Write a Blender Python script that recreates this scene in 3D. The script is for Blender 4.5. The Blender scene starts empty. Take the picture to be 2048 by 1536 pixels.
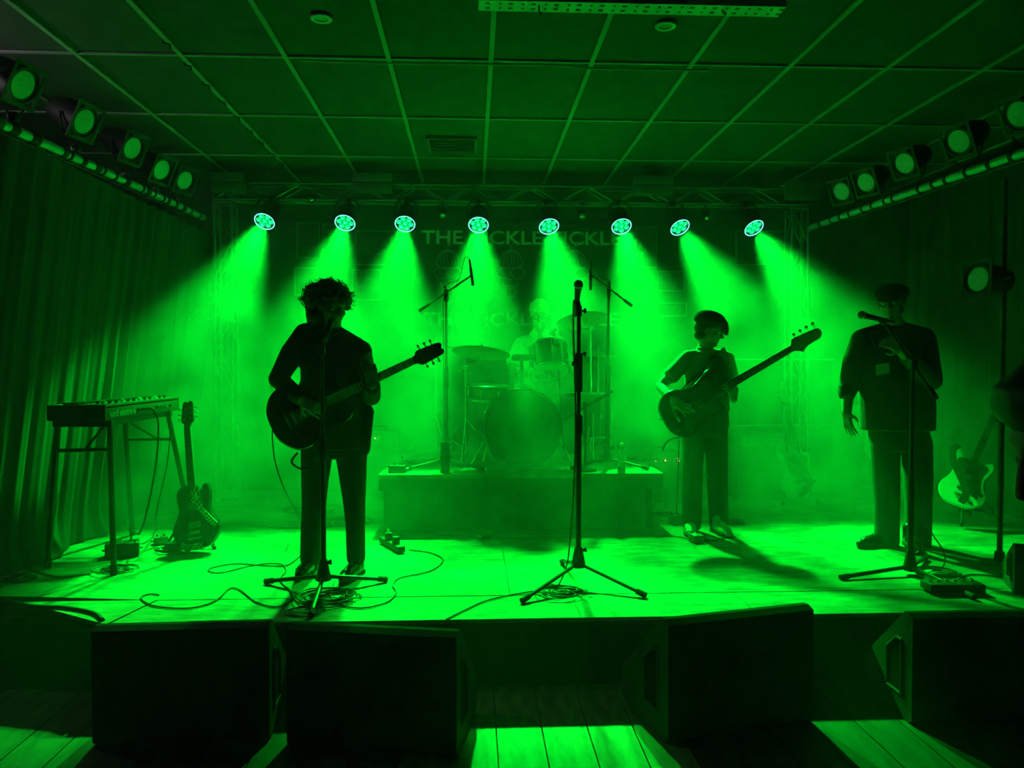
import bpy, bmesh, math, random
from mathutils import Vector, Matrix, Euler
random.seed(7)
SC = bpy.context.scene
COL = SC.collection
R = math.radians

# ------------------------------------------------------------------ camera
F_PX, CAM_Z = 1600.0, 1.25
YAW, PITCH = R(-2.8), R(1.36)
cam_d = bpy.data.cameras.new('camera'); cam_d.sensor_width = 36.0
cam_d.lens = F_PX * 36.0 / 2048.0
cam_d.clip_start = 0.05; cam_d.clip_end = 100
cam = bpy.data.objects.new('camera', cam_d); COL.objects.link(cam)
cam.location = (0, 0, CAM_Z); cam.rotation_euler = (R(90) - PITCH, 0, YAW)
SC.camera = cam

# ------------------------------------------------------------------ world, exposure, render quality
w = bpy.data.worlds.new('world'); SC.world = w; w.use_nodes = True
w.node_tree.nodes['Background'].inputs[0].default_value = (0, 0, 0, 1)
w.node_tree.nodes['Background'].inputs[1].default_value = 0.0
SC.view_settings.view_transform = 'Standard'; SC.view_settings.look = 'None'
SC.view_settings.gamma = 1.0; SC.view_settings.use_curve_mapping = False
SC.view_settings.exposure = 0.22
cy = SC.cycles
cy.use_denoising = True; cy.adaptive_threshold = 0.15; cy.adaptive_min_samples = 28; cy.volume_step_rate = 2.5
cy.max_bounces = 4; cy.diffuse_bounces = 3; cy.glossy_bounces = 3; cy.transmission_bounces = 4
cy.volume_bounces = 1; cy.transparent_max_bounces = 8
cy.sample_clamp_indirect = 4.0

# ------------------------------------------------------------------ stage light settings (lamps themselves are built in stage_light())
LAMP_RGB = (0.0, 1.0, 0.028)
LAMP_W = 1550.0
LAMP_CONE, LAMP_BLEND = 41.0, 0.7
HAZE_G = 0.25
HAZE_Y0, HAZE_Y1, HAZE_D0, HAZE_D1 = 5.4, 6.9, 0.016, 0.31
HAZE_Z0, HAZE_Z1, HAZE_LOW, HAZE_TOP = 0.0, 2.4, 1.45, 0.28
# faint white work light in the wing behind the left curtain
wl = bpy.data.lights.new('wing_light', 'POINT'); wl.energy = 6.0; wl.shadow_soft_size = 0.1
wl.color = (1.0, 0.97, 0.95)
wlo = bpy.data.objects.new('wing_light', wl); COL.objects.link(wlo); wlo.location = (-3.25, 4.3, 2.75)

# ------------------------------------------------------------------ helpers
CR = Euler((R(90) - PITCH, 0, YAW)).to_matrix()
CO = Vector((0, 0, CAM_Z))
def ray(px, py): return CR @ Vector(((px - 1024) / F_PX, -(py - 768) / F_PX, -1.0))
def P(px, py, Y):
    d = ray(px, py); return CO + d * (Y / d.y)
def G(px, py, z=0.0):
    d = ray(px, py); return CO + d * ((z - CAM_Z) / d.z)

MATS = {}
def mat(name, rgb, rough=0.6, metal=0.0, noise=0.0, scale=20.0, bump=0.0, spec=0.5, emit=None, estr=1.0, trans=0.0, stretch=None, coat=0.0):
    if name in MATS: return MATS[name]
    m = bpy.data.materials.new(name); m.use_nodes = True
    nt = m.node_tree; b = nt.nodes['Principled BSDF']
    b.inputs['Base Color'].default_value = (*rgb, 1); b.inputs['Roughness'].default_value = rough
    b.inputs['Metallic'].default_value = metal; b.inputs['Specular IOR Level'].default_value = spec
    if coat: b.inputs['Coat Weight'].default_value = coat
    if trans: b.inputs['Transmission Weight'].default_value = trans
    if emit:
        b.inputs['Emission Color'].default_value = (*emit, 1); b.inputs['Emission Strength'].default_value = estr
    if noise or bump:
        tc = nt.nodes.new('ShaderNodeTexCoord'); mp = nt.nodes.new('ShaderNodeMapping')
        if stretch: mp.inputs['Scale'].default_value = stretch
        nz = nt.nodes.new('ShaderNodeTexNoise'); nz.inputs['Scale'].default_value = scale; nz.inputs['Detail'].default_value = 5
        nt.links.new(tc.outputs['Object'], mp.inputs[0]); nt.links.new(mp.outputs[0], nz.inputs['Vector'])
        if noise:
            rp = nt.nodes.new('ShaderNodeValToRGB')
            rp.color_ramp.elements[0].position = 0.3; rp.color_ramp.elements[1].position = 0.7
            rp.color_ramp.elements[0].color = (*[c * (1 - noise) for c in rgb], 1)
            rp.color_ramp.elements[1].color = (*[min(1, c * (1 + noise)) for c in rgb], 1)
            nt.links.new(nz.outputs[0], rp.inputs[0]); nt.links.new(rp.outputs[0], b.inputs['Base Color'])
        if bump:
            bp = nt.nodes.new('ShaderNodeBump'); bp.inputs['Strength'].default_value = bump; bp.inputs['Distance'].default_value = 0.01
            nt.links.new(nz.outputs[0], bp.inputs['Height']); nt.links.new(bp.outputs[0], b.inputs['Normal'])
    MATS[name] = m; return m

def frame(d):
    d = d.normalized(); a = Vector((0, 0, 1)) if abs(d.z) < 0.95 else Vector((1, 0, 0))
    u = d.cross(a).normalized(); v = u.cross(d).normalized(); return u, v
def spline(pts, n=8, closed=False):
    pts = [Vector(p) for p in pts]; N = len(pts); out = []
    for i in range(N if closed else N - 1):
        g = lambda k: pts[k % N] if closed else pts[max(0, min(N - 1, k))]
        a, b, c, d = g(i - 1), g(i), g(i + 1), g(i + 2)
        for k in range(n):
            t = k / n
            out.append(0.5 * (2 * b + (c - a) * t + (2 * a - 5 * b + 4 * c - d) * t * t + (3 * b - a - 3 * c + d) * t ** 3))
    if not closed: out.append(pts[-1])
    return out

class MB:
    def __init__(s): s.v = []; s.f = []; s.M = Matrix.Identity(4)
    def add(s, vs, fs):
        o = len(s.v); s.v += [s.M @ Vector(v) for v in vs]; s.f += [[i + o for i in f] for f in fs]; return s
    def box(s, c, d, rot=None):
        c = Vector(c); h = Vector(d) / 2; r = Euler(rot).to_matrix() if rot is not None and not isinstance(rot, Matrix) else rot
        vs = []
        for x in (-1, 1):
            for y in (-1, 1):
                for z in (-1, 1):
                    p = Vector((x * h.x, y * h.y, z * h.z)); vs.append(c + (r @ p if r else p))
        return s.add(vs, [(0, 1, 3, 2), (4, 6, 7, 5), (0, 4, 5, 1), (2, 3, 7, 6), (0, 2, 6, 4), (1, 5, 7, 3)])
    def rbox(s, c, d, b=0.01, rot=None):      # box with chamfered edges
        bm = bmesh.new(); bmesh.ops.create_cube(bm, size=1.0)
        for v in bm.verts: v.co = Vector((v.co.x * d[0], v.co.y * d[1], v.co.z * d[2]))
        bmesh.ops.bevel(bm, geom=bm.edges[:], offset=b, segments=2, affect='EDGES', profile=0.5)
        r = Euler(rot).to_matrix() if rot is not None and not isinstance(rot, Matrix) else (rot or Matrix.Identity(3))
        bm.verts.index_update()
        s.add([Vector(c) + r @ v.co for v in bm.verts], [[v.index for v in f.verts] for f in bm.faces]); bm.free(); return s
    def tube(s, pts, r, n=8, closed=False, cap=True):
        pts = [Vector(p) for p in pts]; N = len(pts)
        rs = r if isinstance(r, (list, tuple)) else [r] * N
        vs, fs = [], []; u = None
        for i, p in enumerate(pts):
            a = pts[(i - 1) % N] if (closed or i > 0) else p; b = pts[(i + 1) % N] if (closed or i < N - 1) else p
            d = (b - a)
            if d.length < 1e-9: d = Vector((0, 0, 1))
            d.normalize()
            if u is None: u, v_ = frame(d)
            else:
                u = (u - d * u.dot(d))
                u = u.normalized() if u.length > 1e-6 else frame(d)[0]
            v_ = d.cross(u)
            for k in range(n):
                t = 2 * math.pi * k / n; vs.append(p + (u * math.cos(t) + v_ * math.sin(t)) * rs[i])
        for i in range(N if closed else N - 1):
            j = (i + 1) % N
            for k in range(n): fs.append((i * n + k, i * n + (k + 1) % n, j * n + (k + 1) % n, j * n + k))
        if cap and not closed: fs.append(list(range(n))[::-1]); fs.append([(N - 1) * n + k for k in range(n)])
        return s.add(vs, fs)
    def cyl(s, p0, p1, r0, r1=None, n=16): return s.tube([p0, p1], [r0, r0 if r1 is None else r1], n)
    def lathe(s, prof, c=(0, 0, 0), axis=(0, 0, 1), n=24):   # prof: (radius, height along axis)
        ax = Vector(axis).normalized(); u, v_ = frame(ax); c = Vector(c); vs, fs = [], []
        for r_, h in prof:
            for k in range(n):
                t = 2 * math.pi * k / n; vs.append(c + ax * h + (u * math.cos(t) + v_ * math.sin(t)) * max(r_, 1e-5))
        for i in range(len(prof) - 1):
            for k in range(n): fs.append((i * n + k, i * n + (k + 1) % n, (i + 1) * n + (k + 1) % n, (i + 1) * n + k))
        if prof[0][0] > 1e-4: fs.append(list(range(n))[::-1])
        if prof[-1][0] > 1e-4: fs.append([(len(prof) - 1) * n + k for k in range(n)])
        return s.add(vs, fs)
    def prism(s, poly, o, ex, ey, ez, t):      # outline poly (u,v) in plane ex,ey, thickness t along ez
        o, ex, ey, ez = Vector(o), Vector(ex), Vector(ey), Vector(ez); n = len(poly)
        vs = [o + ex * p[0] + ey * p[1] for p in poly] + [o + ex * p[0] + ey * p[1] + ez * t for p in poly]
        return s.add(vs, [list(range(n))[::-1], list(range(n, 2 * n))] + [(i, (i + 1) % n, n + (i + 1) % n, n + i) for i in range(n)])
    def ball(s, c, r, n=12, m=8, rot=None):
        r = Vector((r, r, r)) if not hasattr(r, '__len__') else Vector(r); c = Vector(c)
        rm = Euler(rot).to_matrix() if rot is not None and not isinstance(rot, Matrix) else (rot or Matrix.Identity(3))
        vs = [c + rm @ Vector((0, 0, -r.z))]; fs = []
        for j in range(1, m):
            a = -math.pi / 2 + math.pi * j / m
            for k in range(n):
                t = 2 * math.pi * k / n
                vs.append(c + rm @ Vector((r.x * math.cos(a) * math.cos(t), r.y * math.cos(a) * math.sin(t), r.z * math.sin(a))))
        vs.append(c + rm @ Vector((0, 0, r.z))); L = len(vs) - 1
        for k in range(n): fs.append((0, 1 + (k + 1) % n, 1 + k))
        for j in range(m - 2):
            for k in range(n): fs.append((1 + j * n + k, 1 + j * n + (k + 1) % n, 1 + (j + 1) * n + (k + 1) % n, 1 + (j + 1) * n + k))
        for k in range(n): fs.append((1 + (m - 2) * n + k, 1 + (m - 2) * n + (k + 1) % n, L))
        return s.add(vs, fs)
    def cone(s, p0, r0, p1, r1, n=12):         # round-ended tapered limb
        p0, p1 = Vector(p0), Vector(p1); d = (p1 - p0); L = d.length; d.normalize()
        prof = [(r0 * math.cos(a), r0 * math.sin(a)) for a in [-math.pi / 2 + math.pi / 8 * i for i in range(5)]]
        prof += [(r1 * math.cos(a), L + r1 * math.sin(a)) for a in [math.pi / 8 * i for i in range(5)]]
        return s.lathe(prof, p0, d, n)
    def loft(s, secs, n=20, yaw=0.0):          # secs: (center, rx, ry), horizontal ellipses
        vs, fs = [], []
        for i, sc in enumerate(secs):
            c, rx, ry = Vector(sc[0]), sc[1], sc[2]; yw = sc[3] if len(sc) > 3 else yaw
            for k in range(n):
                t = 2 * math.pi * k / n; x, y = rx * math.cos(t), ry * math.sin(t)
                vs.append(c + Vector((x * math.cos(yw) - y * math.sin(yw), x * math.sin(yw) + y * math.cos(yw), 0)))
        for i in range(len(secs) - 1):
            for k in range(n): fs.append((i * n + k, i * n + (k + 1) % n, (i + 1) * n + (k + 1) % n, (i + 1) * n + k))
        fs.append(list(range(n))[::-1]); fs.append([(len(secs) - 1) * n + k for k in range(n)])
        return s.add(vs, fs)
    def mesh(s, name, m, off=(0, 0, 0), smooth=True):
        me = bpy.data.meshes.new(name); o = Vector(off)
        me.from_pydata([v - o for v in s.v], [], s.f); me.update()
        bm = bmesh.new(); bm.from_mesh(me); bmesh.ops.recalc_face_normals(bm, faces=bm.faces[:]); bm.to_mesh(me); bm.free()
        if smooth:
            me.polygons.foreach_set('use_smooth', [True] * len(me.polygons))
            try: me.set_sharp_from_angle(angle=R(35))
            except Exception: pass
        me.materials.append(m); return me
    def build(s, name, m, parent=None, smooth=True, label=None):
        """vertices are world coordinates; the object's origin goes to the parent thing's base"""
        base = root_loc(parent) if parent is not None else Vector((0, 0, 0))
        ob = bpy.data.objects.new(name, s.mesh(name, m, base, smooth)); COL.objects.link(ob)
        if parent is not None: ob.parent = parent
        if label: ob['label'] = label
        return ob
def root_loc(o):
    v = Vector((0, 0, 0))
    while o is not None: v = v + Vector(o.location); o = o.parent
    return v
def thing(name, label, cat, loc=(0, 0, 0), group=None):
    o = bpy.data.objects.new(name, None); COL.objects.link(o); o.location = loc; o.empty_display_size = 0.1
    return tag(o, label, cat, group)
def tag(o, label=None, cat=None, group=None, kind=None):
    if label: o['label'] = label
    if cat: o['category'] = cat
    if group: o['group'] = group
    if kind: o['kind'] = kind
    return o
def solo(name, mb, m, label, cat, group=None, smooth=True):   # a thing that is one mesh; origin at its lowest centre
    lo = min(v.z for v in mb.v); n = len(mb.v)
    c = Vector((sum(v.x for v in mb.v) / n, sum(v.y for v in mb.v) / n, lo))
    ob = bpy.data.objects.new(name, mb.mesh(name, m, c, smooth)); ob.location = c; COL.objects.link(ob)
    return tag(ob, label, cat, group)
def islands(mb):     # one builder per connected piece (letters of a word)
    par = list(range(len(mb.v)))
    def fd(a):
        while par[a] != a: par[a] = par[par[a]]; a = par[a]
        return a
    for f in mb.f:
        for i in f[1:]: par[fd(i)] = fd(f[0])
    out = {}
    for f in mb.f: out.setdefault(fd(f[0]), []).append(f)
    res = []
    for fs in out.values():
        ids = sorted({i for f in fs for i in f}); mp = {i: k for k, i in enumerate(ids)}; b = MB(); b.v = [mb.v[i] for i in ids]; b.f = [[mp[i] for i in f] for f in fs]; res.append(b)
    return res
def copy_tree(o, parent=None):
    c = o.copy(); COL.objects.link(c)
    if parent is not None: c.parent = parent
    for ch in list(o.children): copy_tree(ch, c)
    return c
def text_mb(body, size, o, ex, ey, ez, t=0.004, align='LEFT', shear=0.0, sx=1.0, bold=0.0):
    cu = bpy.data.curves.new('lettering', 'FONT'); cu.body = body; cu.size = size; cu.align_x = align; cu.shear = shear; cu.offset = bold
    ob = bpy.data.objects.new('lettering', cu); COL.objects.link(ob)
    dg = bpy.context.evaluated_depsgraph_get(); me = bpy.data.meshes.new_from_object(ob.evaluated_get(dg))
    o, ex, ey, ez = Vector(o), Vector(ex), Vector(ey), Vector(ez)
    mb = MB(); mb.add([o + ex * (v.co.x * sx) + ey * v.co.y + ez * t for v in me.vertices], [list(p.vertices) for p in me.polygons])
    bpy.data.objects.remove(ob); bpy.data.curves.remove(cu); bpy.data.meshes.remove(me); return mb

# ------------------------------------------------------------------ materials
m_ply = None
def ply_material():
    m = bpy.data.materials.new('worn_plywood'); m.use_nodes = True; nt = m.node_tree; b = nt.nodes['Principled BSDF']
    tc = nt.nodes.new('ShaderNodeTexCoord'); mp = nt.nodes.new('ShaderNodeMapping'); mp.inputs['Scale'].default_value = (1.0, 3.5, 1.0)
    n1 = nt.nodes.new('ShaderNodeTexNoise'); n1.inputs['Scale'].default_value = 4.5; n1.inputs['Detail'].default_value = 9; n1.inputs['Roughness'].default_value = 0.68
    n2 = nt.nodes.new('ShaderNodeTexNoise'); n2.inputs['Scale'].default_value = 1.3; n2.inputs['Detail'].default_value = 6
    mx = nt.nodes.new('ShaderNodeMath'); mx.operation = 'MULTIPLY'
    rp = nt.nodes.new('ShaderNodeValToRGB'); rp.color_ramp.elements[0].position = 0.15; rp.color_ramp.elements[1].position = 0.38
    rp.color_ramp.elements[0].color = (0.10, 0.08, 0.055, 1); rp.color_ramp.elements[1].color = (0.50, 0.43, 0.33, 1)
    nt.links.new(tc.outputs['Object'], mp.inputs[0]); nt.links.new(mp.outputs[0], n1.inputs['Vector']); nt.links.new(tc.outputs['Object'], n2.inputs['Vector'])
    nt.links.new(n1.outputs[0], mx.inputs[0]); nt.links.new(n2.outputs[0], mx.inputs[1]); nt.links.new(mx.outputs[0], rp.inputs[0])
    nt.links.new(rp.outputs[0], b.inputs['Base Color']); b.inputs['Roughness'].default_value = 0.62; b.inputs['Specular IOR Level'].default_value = 0.25
    bp = nt.nodes.new('ShaderNodeBump'); bp.inputs['Strength'].default_value = 0.25; bp.inputs['Distance'].default_value = 0.01
    nt.links.new(n1.outputs[0], bp.inputs['Height']); nt.links.new(bp.outputs[0], b.inputs['Normal'])
    return m
m_ply = ply_material()
M = dict(
    black=mat('black_paint', (0.012, 0.012, 0.013), 0.55), rubber=mat('black_rubber', (0.015, 0.015, 0.015), 0.8),
    stand=mat('black_steel', (0.02, 0.02, 0.022), 0.38), chrome=mat('chrome', (0.8, 0.8, 0.8), 0.18, 1.0),
    alu=mat('aluminium', (0.40, 0.40, 0.41), 0.35, 0.9), drape=mat('black_drape', (0.042, 0.042, 0.045), 0.9, noise=0.25, scale=9, stretch=(1, 1, 0.1)),
    darkwall=mat('dark_painted_wall', (0.05, 0.05, 0.052), 0.85, noise=0.2, scale=4), fascia=mat('black_fascia', (0.02, 0.02, 0.021), 0.8),
    tile=mat('dark_ceiling_tile', (0.065, 0.065, 0.068), 0.8, noise=0.15, scale=6), tbar=mat('pale_ceiling_bar', (0.36, 0.36, 0.36), 0.6),
    board=mat('worn_floor_board', (0.42, 0.36, 0.27), 0.6, noise=0.45, scale=5, stretch=(4, 1, 1), bump=0.2),
    white=mat('white_enamel', (0.75, 0.75, 0.73), 0.5), cable=mat('black_cable', (0.014, 0.014, 0.014), 0.5),
)

# ------------------------------------------------------------------ stage deck, hall floor
STAGE_Y0, STAGE_H, BACK_Y, SEAM_Y = 3.92, 0.34, 8.1, 4.31
HALL_Z = -STAGE_H; CEIL = 3.05; XL, XR = -3.7, 4.6
cl0 = G(212, 1250); cl1 = G(0, 1192)     # chamfered front-left corner of the stage
mb = MB(); outl = [(cl0.x, STAGE_Y0), (XR, STAGE_Y0), (XR, BACK_Y), (XL, BACK_Y), (XL, cl1.y), (cl1.x, cl1.y)]
mb.prism(outl, (0, 0, HALL_Z), (1, 0, 0), (0, 1, 0), (0, 0, 1), STAGE_H - 0.02)
floor = mb.build('floor', M['fascia'], smooth=False); tag(floor, 'low black stage platform with pale worn plywood deck', None, None, 'structure')
def deck(poly):
    m_ = MB(); m_.prism(poly, (0, 0, -0.0195), (1, 0, 0), (0, 1, 0), (0, 0, 1), 0.0195); return m_.build('deck_panel', m_ply, floor, smooth=False)
g, g2 = 0.0065, 0.0015
c2 = (cl0.x + 0.05, SEAM_Y - g)
deck([(cl0.x + g, STAGE_Y0 - 0.01), (1.43 - g2, STAGE_Y0 - 0.01), (1.43 - g2, SEAM_Y - g), (cl0.x + 0.09, SEAM_Y - g)])
deck([(1.43 + g2, STAGE_Y0 - 0.01), (XR, STAGE_Y0 - 0.01), (XR, SEAM_Y - g), (1.43 + g2, SEAM_Y - g)])
deck([(XL, cl1.y), (cl1.x, cl1.y), (cl0.x - g, STAGE_Y0), (cl0.x + 0.09 - 2 * g, SEAM_Y - g), (cl0.x + .09 - 2 * g, SEAM_Y + g), (XL, SEAM_Y + g)])
rows = [SEAM_Y, 5.68, 6.9, BACK_Y]; cols = [XL, -2.24, 0.2, 2.64, XR]
for j in range(3):
    for i in range(4):
        gy = g if j == 0 else g2; deck([(cols[i] + g2, rows[j] + gy), (cols[i + 1] - g2, rows[j] + gy), (cols[i + 1] - g2, rows[j + 1] - g2), (cols[i] + g2, rows[j + 1] - g2)])
mb = MB(); mb.box(((XL + XR) / 2, 2.2, HALL_Z - 0.06), (XR - XL + 0.4, 13.0, 0.08)); hall = mb.build('floor_hall', M['fascia'], smooth=False)
tag(hall, 'worn boarded hall floor below the stage front', None, None, 'structure')
bw = 0.2; nb = int((XR - XL) / bw); bms = {}
M['board_dark'] = mat('dark_floor_board', (0.07, 0.065, 0.06), 0.6, noise=0.5, scale=5, stretch=(4, 1, 1), bump=0.2)
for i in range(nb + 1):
    bx_ = XL + bw * (i + 0.5); kd = 'board' if -0.35 < bx_ < 0.95 else 'board_dark'     # paler wood boards in the middle, darker boards at the sides
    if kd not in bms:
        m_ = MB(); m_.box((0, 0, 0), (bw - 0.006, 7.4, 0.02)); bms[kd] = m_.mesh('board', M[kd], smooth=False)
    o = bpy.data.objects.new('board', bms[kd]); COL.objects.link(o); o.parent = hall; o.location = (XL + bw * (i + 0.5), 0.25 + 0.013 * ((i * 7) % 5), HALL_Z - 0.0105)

# ------------------------------------------------------------------ walls
def wallbox(name, c, d, label, m=None):
    m_ = MB(); m_.box(c, d); o = m_.build(name, m or M['darkwall'], smooth=False); return tag(o, label, None, None, 'structure')
wallbox('wall_back', ((XL + XR) / 2, BACK_Y + 0.06, 1.35), (XR - XL + 0.4, 0.1, 3.5), 'dark painted wall behind the stage with posters')
wallbox('wall_left', (XL - 0.06, 2.2, 1.35), (0.1, 12.2, 3.5), 'dark wall of the left wing')
wallbox('wall_right', (XR + 0.06, 2.2, 1.35), (0.1, 12.2, 3.5), 'dark wall right of the stage')
wallbox('wall_front', ((XL + XR) / 2, -3.9, 1.35), (XR - XL + 0.4, 0.1, 3.5), 'pale wall at the far end of the hall', mat('pale_hall_wall', (0.55, 0.53, 0.5), 0.8, noise=0.1, scale=3))

# ------------------------------------------------------------------ ceiling: slab, tiles, grid bars
mb = MB(); mb.box(((XL + XR) / 2, 2.2, CEIL + 0.07), (XR - XL + 0.4, 12.2, 0.08)); ceil = mb.build('ceiling', M['fascia'], smooth=False)
tag(ceil, 'dark suspended ceiling of large panels with pale grid bars', None, None, 'structure')
xs = [0.109 + 0.6 * k for k in range(-6, 8)]; ys = [3.66 + 1.12 * k for k in range(-6, 4)] + [BACK_Y]
tm = {}
for i in range(len(xs) - 1):
    for j in range(len(ys) - 1):
        key = round(ys[j + 1] - ys[j], 3)
        if key not in tm:
            m_ = MB(); m_.box((0, 0, 0), (0.6 - 0.03, key - 0.03, 0.02)); tm[key] = m_.mesh('tile', M['tile'], smooth=False)
        o = bpy.data.objects.new('ceiling_tile', tm[key]); COL.objects.link(o); o.parent = ceil
        o.location = ((xs[i] + xs[i + 1]) / 2, (ys[j] + ys[j + 1]) / 2, CEIL + 0.018)
m_ = MB(); m_.box((0, 0, 0), (0.028, 11.9, 0.012)); lm = m_.mesh('grid_bar', M['tbar'], smooth=False)
for x in xs:
    o = bpy.data.objects.new('grid_bar', lm); COL.objects.link(o); o.parent = ceil; o.location = (x, 2.1, CEIL)
m_ = MB(); m_.box((0, 0, 0), (xs[-1] - xs[0], 0.024, 0.010)); lm = m_.mesh('cross_bar', M['tbar'], smooth=False)
for y in ys[:-1]:
    o = bpy.data.objects.new('cross_bar', lm); COL.objects.link(o); o.parent = ceil; o.location = ((xs[0] + xs[-1]) / 2, y, CEIL + 0.001)

# ------------------------------------------------------------------ haze: stage smoke that thickens towards the back wall
m_ = MB(); m_.box(((XL + XR) / 2, (0.3 + BACK_Y - .03) / 2, (CEIL + HALL_Z) / 2 - .005), (XR - XL - .04, BACK_Y - .03 - 0.3, CEIL - HALL_Z - .04))
hm = bpy.data.materials.new('stage_smoke'); hm.use_nodes = True; nt = hm.node_tree; nt.nodes.remove(nt.nodes['Principled BSDF'])
vs = nt.nodes.new('ShaderNodeVolumeScatter'); vs.inputs['Color'].default_value = (0.97, 0.97, 0.97, 1); vs.inputs['Anisotropy'].default_value = HAZE_G
tc = nt.nodes.new('ShaderNodeTexCoord'); sp = nt.nodes.new('ShaderNodeSeparateXYZ'); nt.links.new(tc.outputs['Object'], sp.inputs[0])
mr = nt.nodes.new('ShaderNodeMapRange'); mr.interpolation_type = 'SMOOTHSTEP'; nt.links.new(sp.outputs[1], mr.inputs[0])
for k, v in enumerate((HAZE_Y0, HAZE_Y1, HAZE_D0, HAZE_D1)): mr.inputs[1 + k].default_value = v
nz = nt.nodes.new('ShaderNodeTexNoise'); nz.inputs['Scale'].default_value = 2.3; nz.inputs['Detail'].default_value = 3; nz.inputs['Distortion'].default_value = 0.6
nt.links.new(tc.outputs['Object'], nz.inputs['Vector'])
m2 = nt.nodes.new('ShaderNodeMapRange'); nt.links.new(nz.outputs[0], m2.inputs[0])
for k, v in enumerate((0.32, 0.68, 0.25, 1.75)): m2.inputs[1 + k].default_value = v
mu = nt.nodes.new('ShaderNodeMath'); mu.operation = 'MULTIPLY'; nt.links.new(mr.outputs[0], mu.inputs[0]); nt.links.new(m2.outputs[0], mu.inputs[1])
mz = nt.nodes.new('ShaderNodeMapRange'); mz.interpolation_type = 'SMOOTHSTEP'; nt.links.new(sp.outputs[2], mz.inputs[0])   # smoke hangs low, thinner under the ceiling
for k, v in enumerate((HAZE_Z0, HAZE_Z1, HAZE_LOW, HAZE_TOP)): mz.inputs[1 + k].default_value = v
mw = nt.nodes.new('ShaderNodeMath'); mw.operation = 'MULTIPLY'; nt.links.new(mu.outputs[0], mw.inputs[0]); nt.links.new(mz.outputs[0], mw.inputs[1])
nt.links.new(mw.outputs[0], vs.inputs['Density']); nt.links.new(vs.outputs[0], nt.nodes['Material Output'].inputs['Volume'])
hz = m_.build('stage_haze', hm, smooth=False); tag(hz, 'green-lit stage smoke drifting around the drum riser and back wall', 'haze', None, 'stuff')

# ------------------------------------------------------------------ back truss lights
LAMPS = [(529, 443, -0.15), (690, 446, -0.08), (810, 448, -0.04), (957, 450, -0.02), (1098, 453, 0.10), (1243, 453, 0.06), (1360, 455, 0.24), (1508, 456, 0.24)]
LAMP_Y = 7.2
m_cell = mat('lit_led_cell', (0.1, 0.3, 0.25), 0.3, emit=(0.0, 1.0, 0.13), estr=1.5)
m_core = mat('lit_led_core', (0.1, 0.3, 0.25), 0.3, emit=(0.04, 1.0, 0.62), estr=1.6)
m_ring = mat('lit_halo_ring', (0.1, 0.3, 0.3), 0.3, emit=(0.22, 1.0, 0.92), estr=1.3)
WHERE = ['far left of the row', 'second from the left', 'third from the left', 'fourth from the left', 'fifth from the left', 'sixth from the left', 'second from the right', 'far right of the row']
def stage_light(i, px, py, sx):
    c = P(px, py, LAMP_Y)
    d = Vector((sx, -0.65, -0.76)).normalized(); u, v = frame(d)
    t = thing('stage_light', 'lit green LED stage light on the back truss, ' + WHERE[i], 'stage light', c, 'lit green stage lights on the back truss')
    MB().lathe([(0.03, -0.20), (0.075, -0.19), (0.088, -0.12), (0.092, -0.02), (0.094, 0.0), (0.086, 0.0), (0.084, -0.012)], c, d, 28).build('housing', M['black'], t)
    MB().tube([c + (u * math.cos(a) + v * math.sin(a)) * 0.087 + d * 0.001 for a in [2 * math.pi * k / 36 for k in range(36)]], 0.0052, 6, closed=True).build('halo_ring', m_ring, t)
    MB().lathe([(0.001, 0), (0.082, 0), (0.082, 0.002), (0.001, 0.002)], c - d * 0.012, d, 24).build('lens_plate', mat('lens_plate', (0.02, 0.05, 0.03), 0.25), t)
    for k in range(7):
        o = Vector((0, 0, 0)) if k == 6 else (u * math.cos(k * math.pi / 3 + .3) + v * math.sin(k * math.pi / 3 + .3)) * 0.052
        cc = MB().lathe([(0.024, 0), (0.024, 0.004), (0.016, 0.010), (0.001, 0.012)], c + o - d * 0.010, d, 14).build('led_cell', m_cell, t)
        MB().ball(c + o + d * 0.0, 0.009, 8, 6).build('led_core', m_core, cc)
    # yoke and clamp up to the truss
    s = d.cross(Vector((0, 0, 1))).normalized(); top = c - d * 0.1 + Vector((0, 0.02, 0.17))
    MB().tube([c - d * 0.09 + s * 0.097, c - d * 0.09 + s * 0.105 + Vector((0, 0.01, .1)), top + s * 0.05, top - s * 0.05, c - d * 0.09 - s * 0.105 + Vector((0, .01, .1)), c - d * 0.09 - s * 0.097], 0.008, 6).build('yoke', M['stand'], t)
    hk = Vector((top.x, 7.38, P(1000, 403, 7.38).z)); MB().tube([top, Vector((top.x, top.y, hk.z)), hk], 0.011, 8).build('hanger', M['stand'], t)
    MB().box(hk, (0.04, 0.05, 0.05)).build('clamp', M['stand'], t)
    L = bpy.data.lights.new('stage_light_beam', 'SPOT'); L.energy = LAMP_W; L.color = LAMP_RGB
    L.spot_size = R(LAMP_CONE); L.spot_blend = LAMP_BLEND; L.shadow_soft_size = 0.06
    lo = bpy.data.objects.new('stage_light_beam', L); COL.objects.link(lo); lo.parent = t
    lo.location = d * 0.03; lo.rotation_euler = d.to_track_quat('-Z', 'Y').to_euler()
    return t
for i, (px, py, sx) in enumerate(LAMPS): stage_light(i, px, py, sx)

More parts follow.
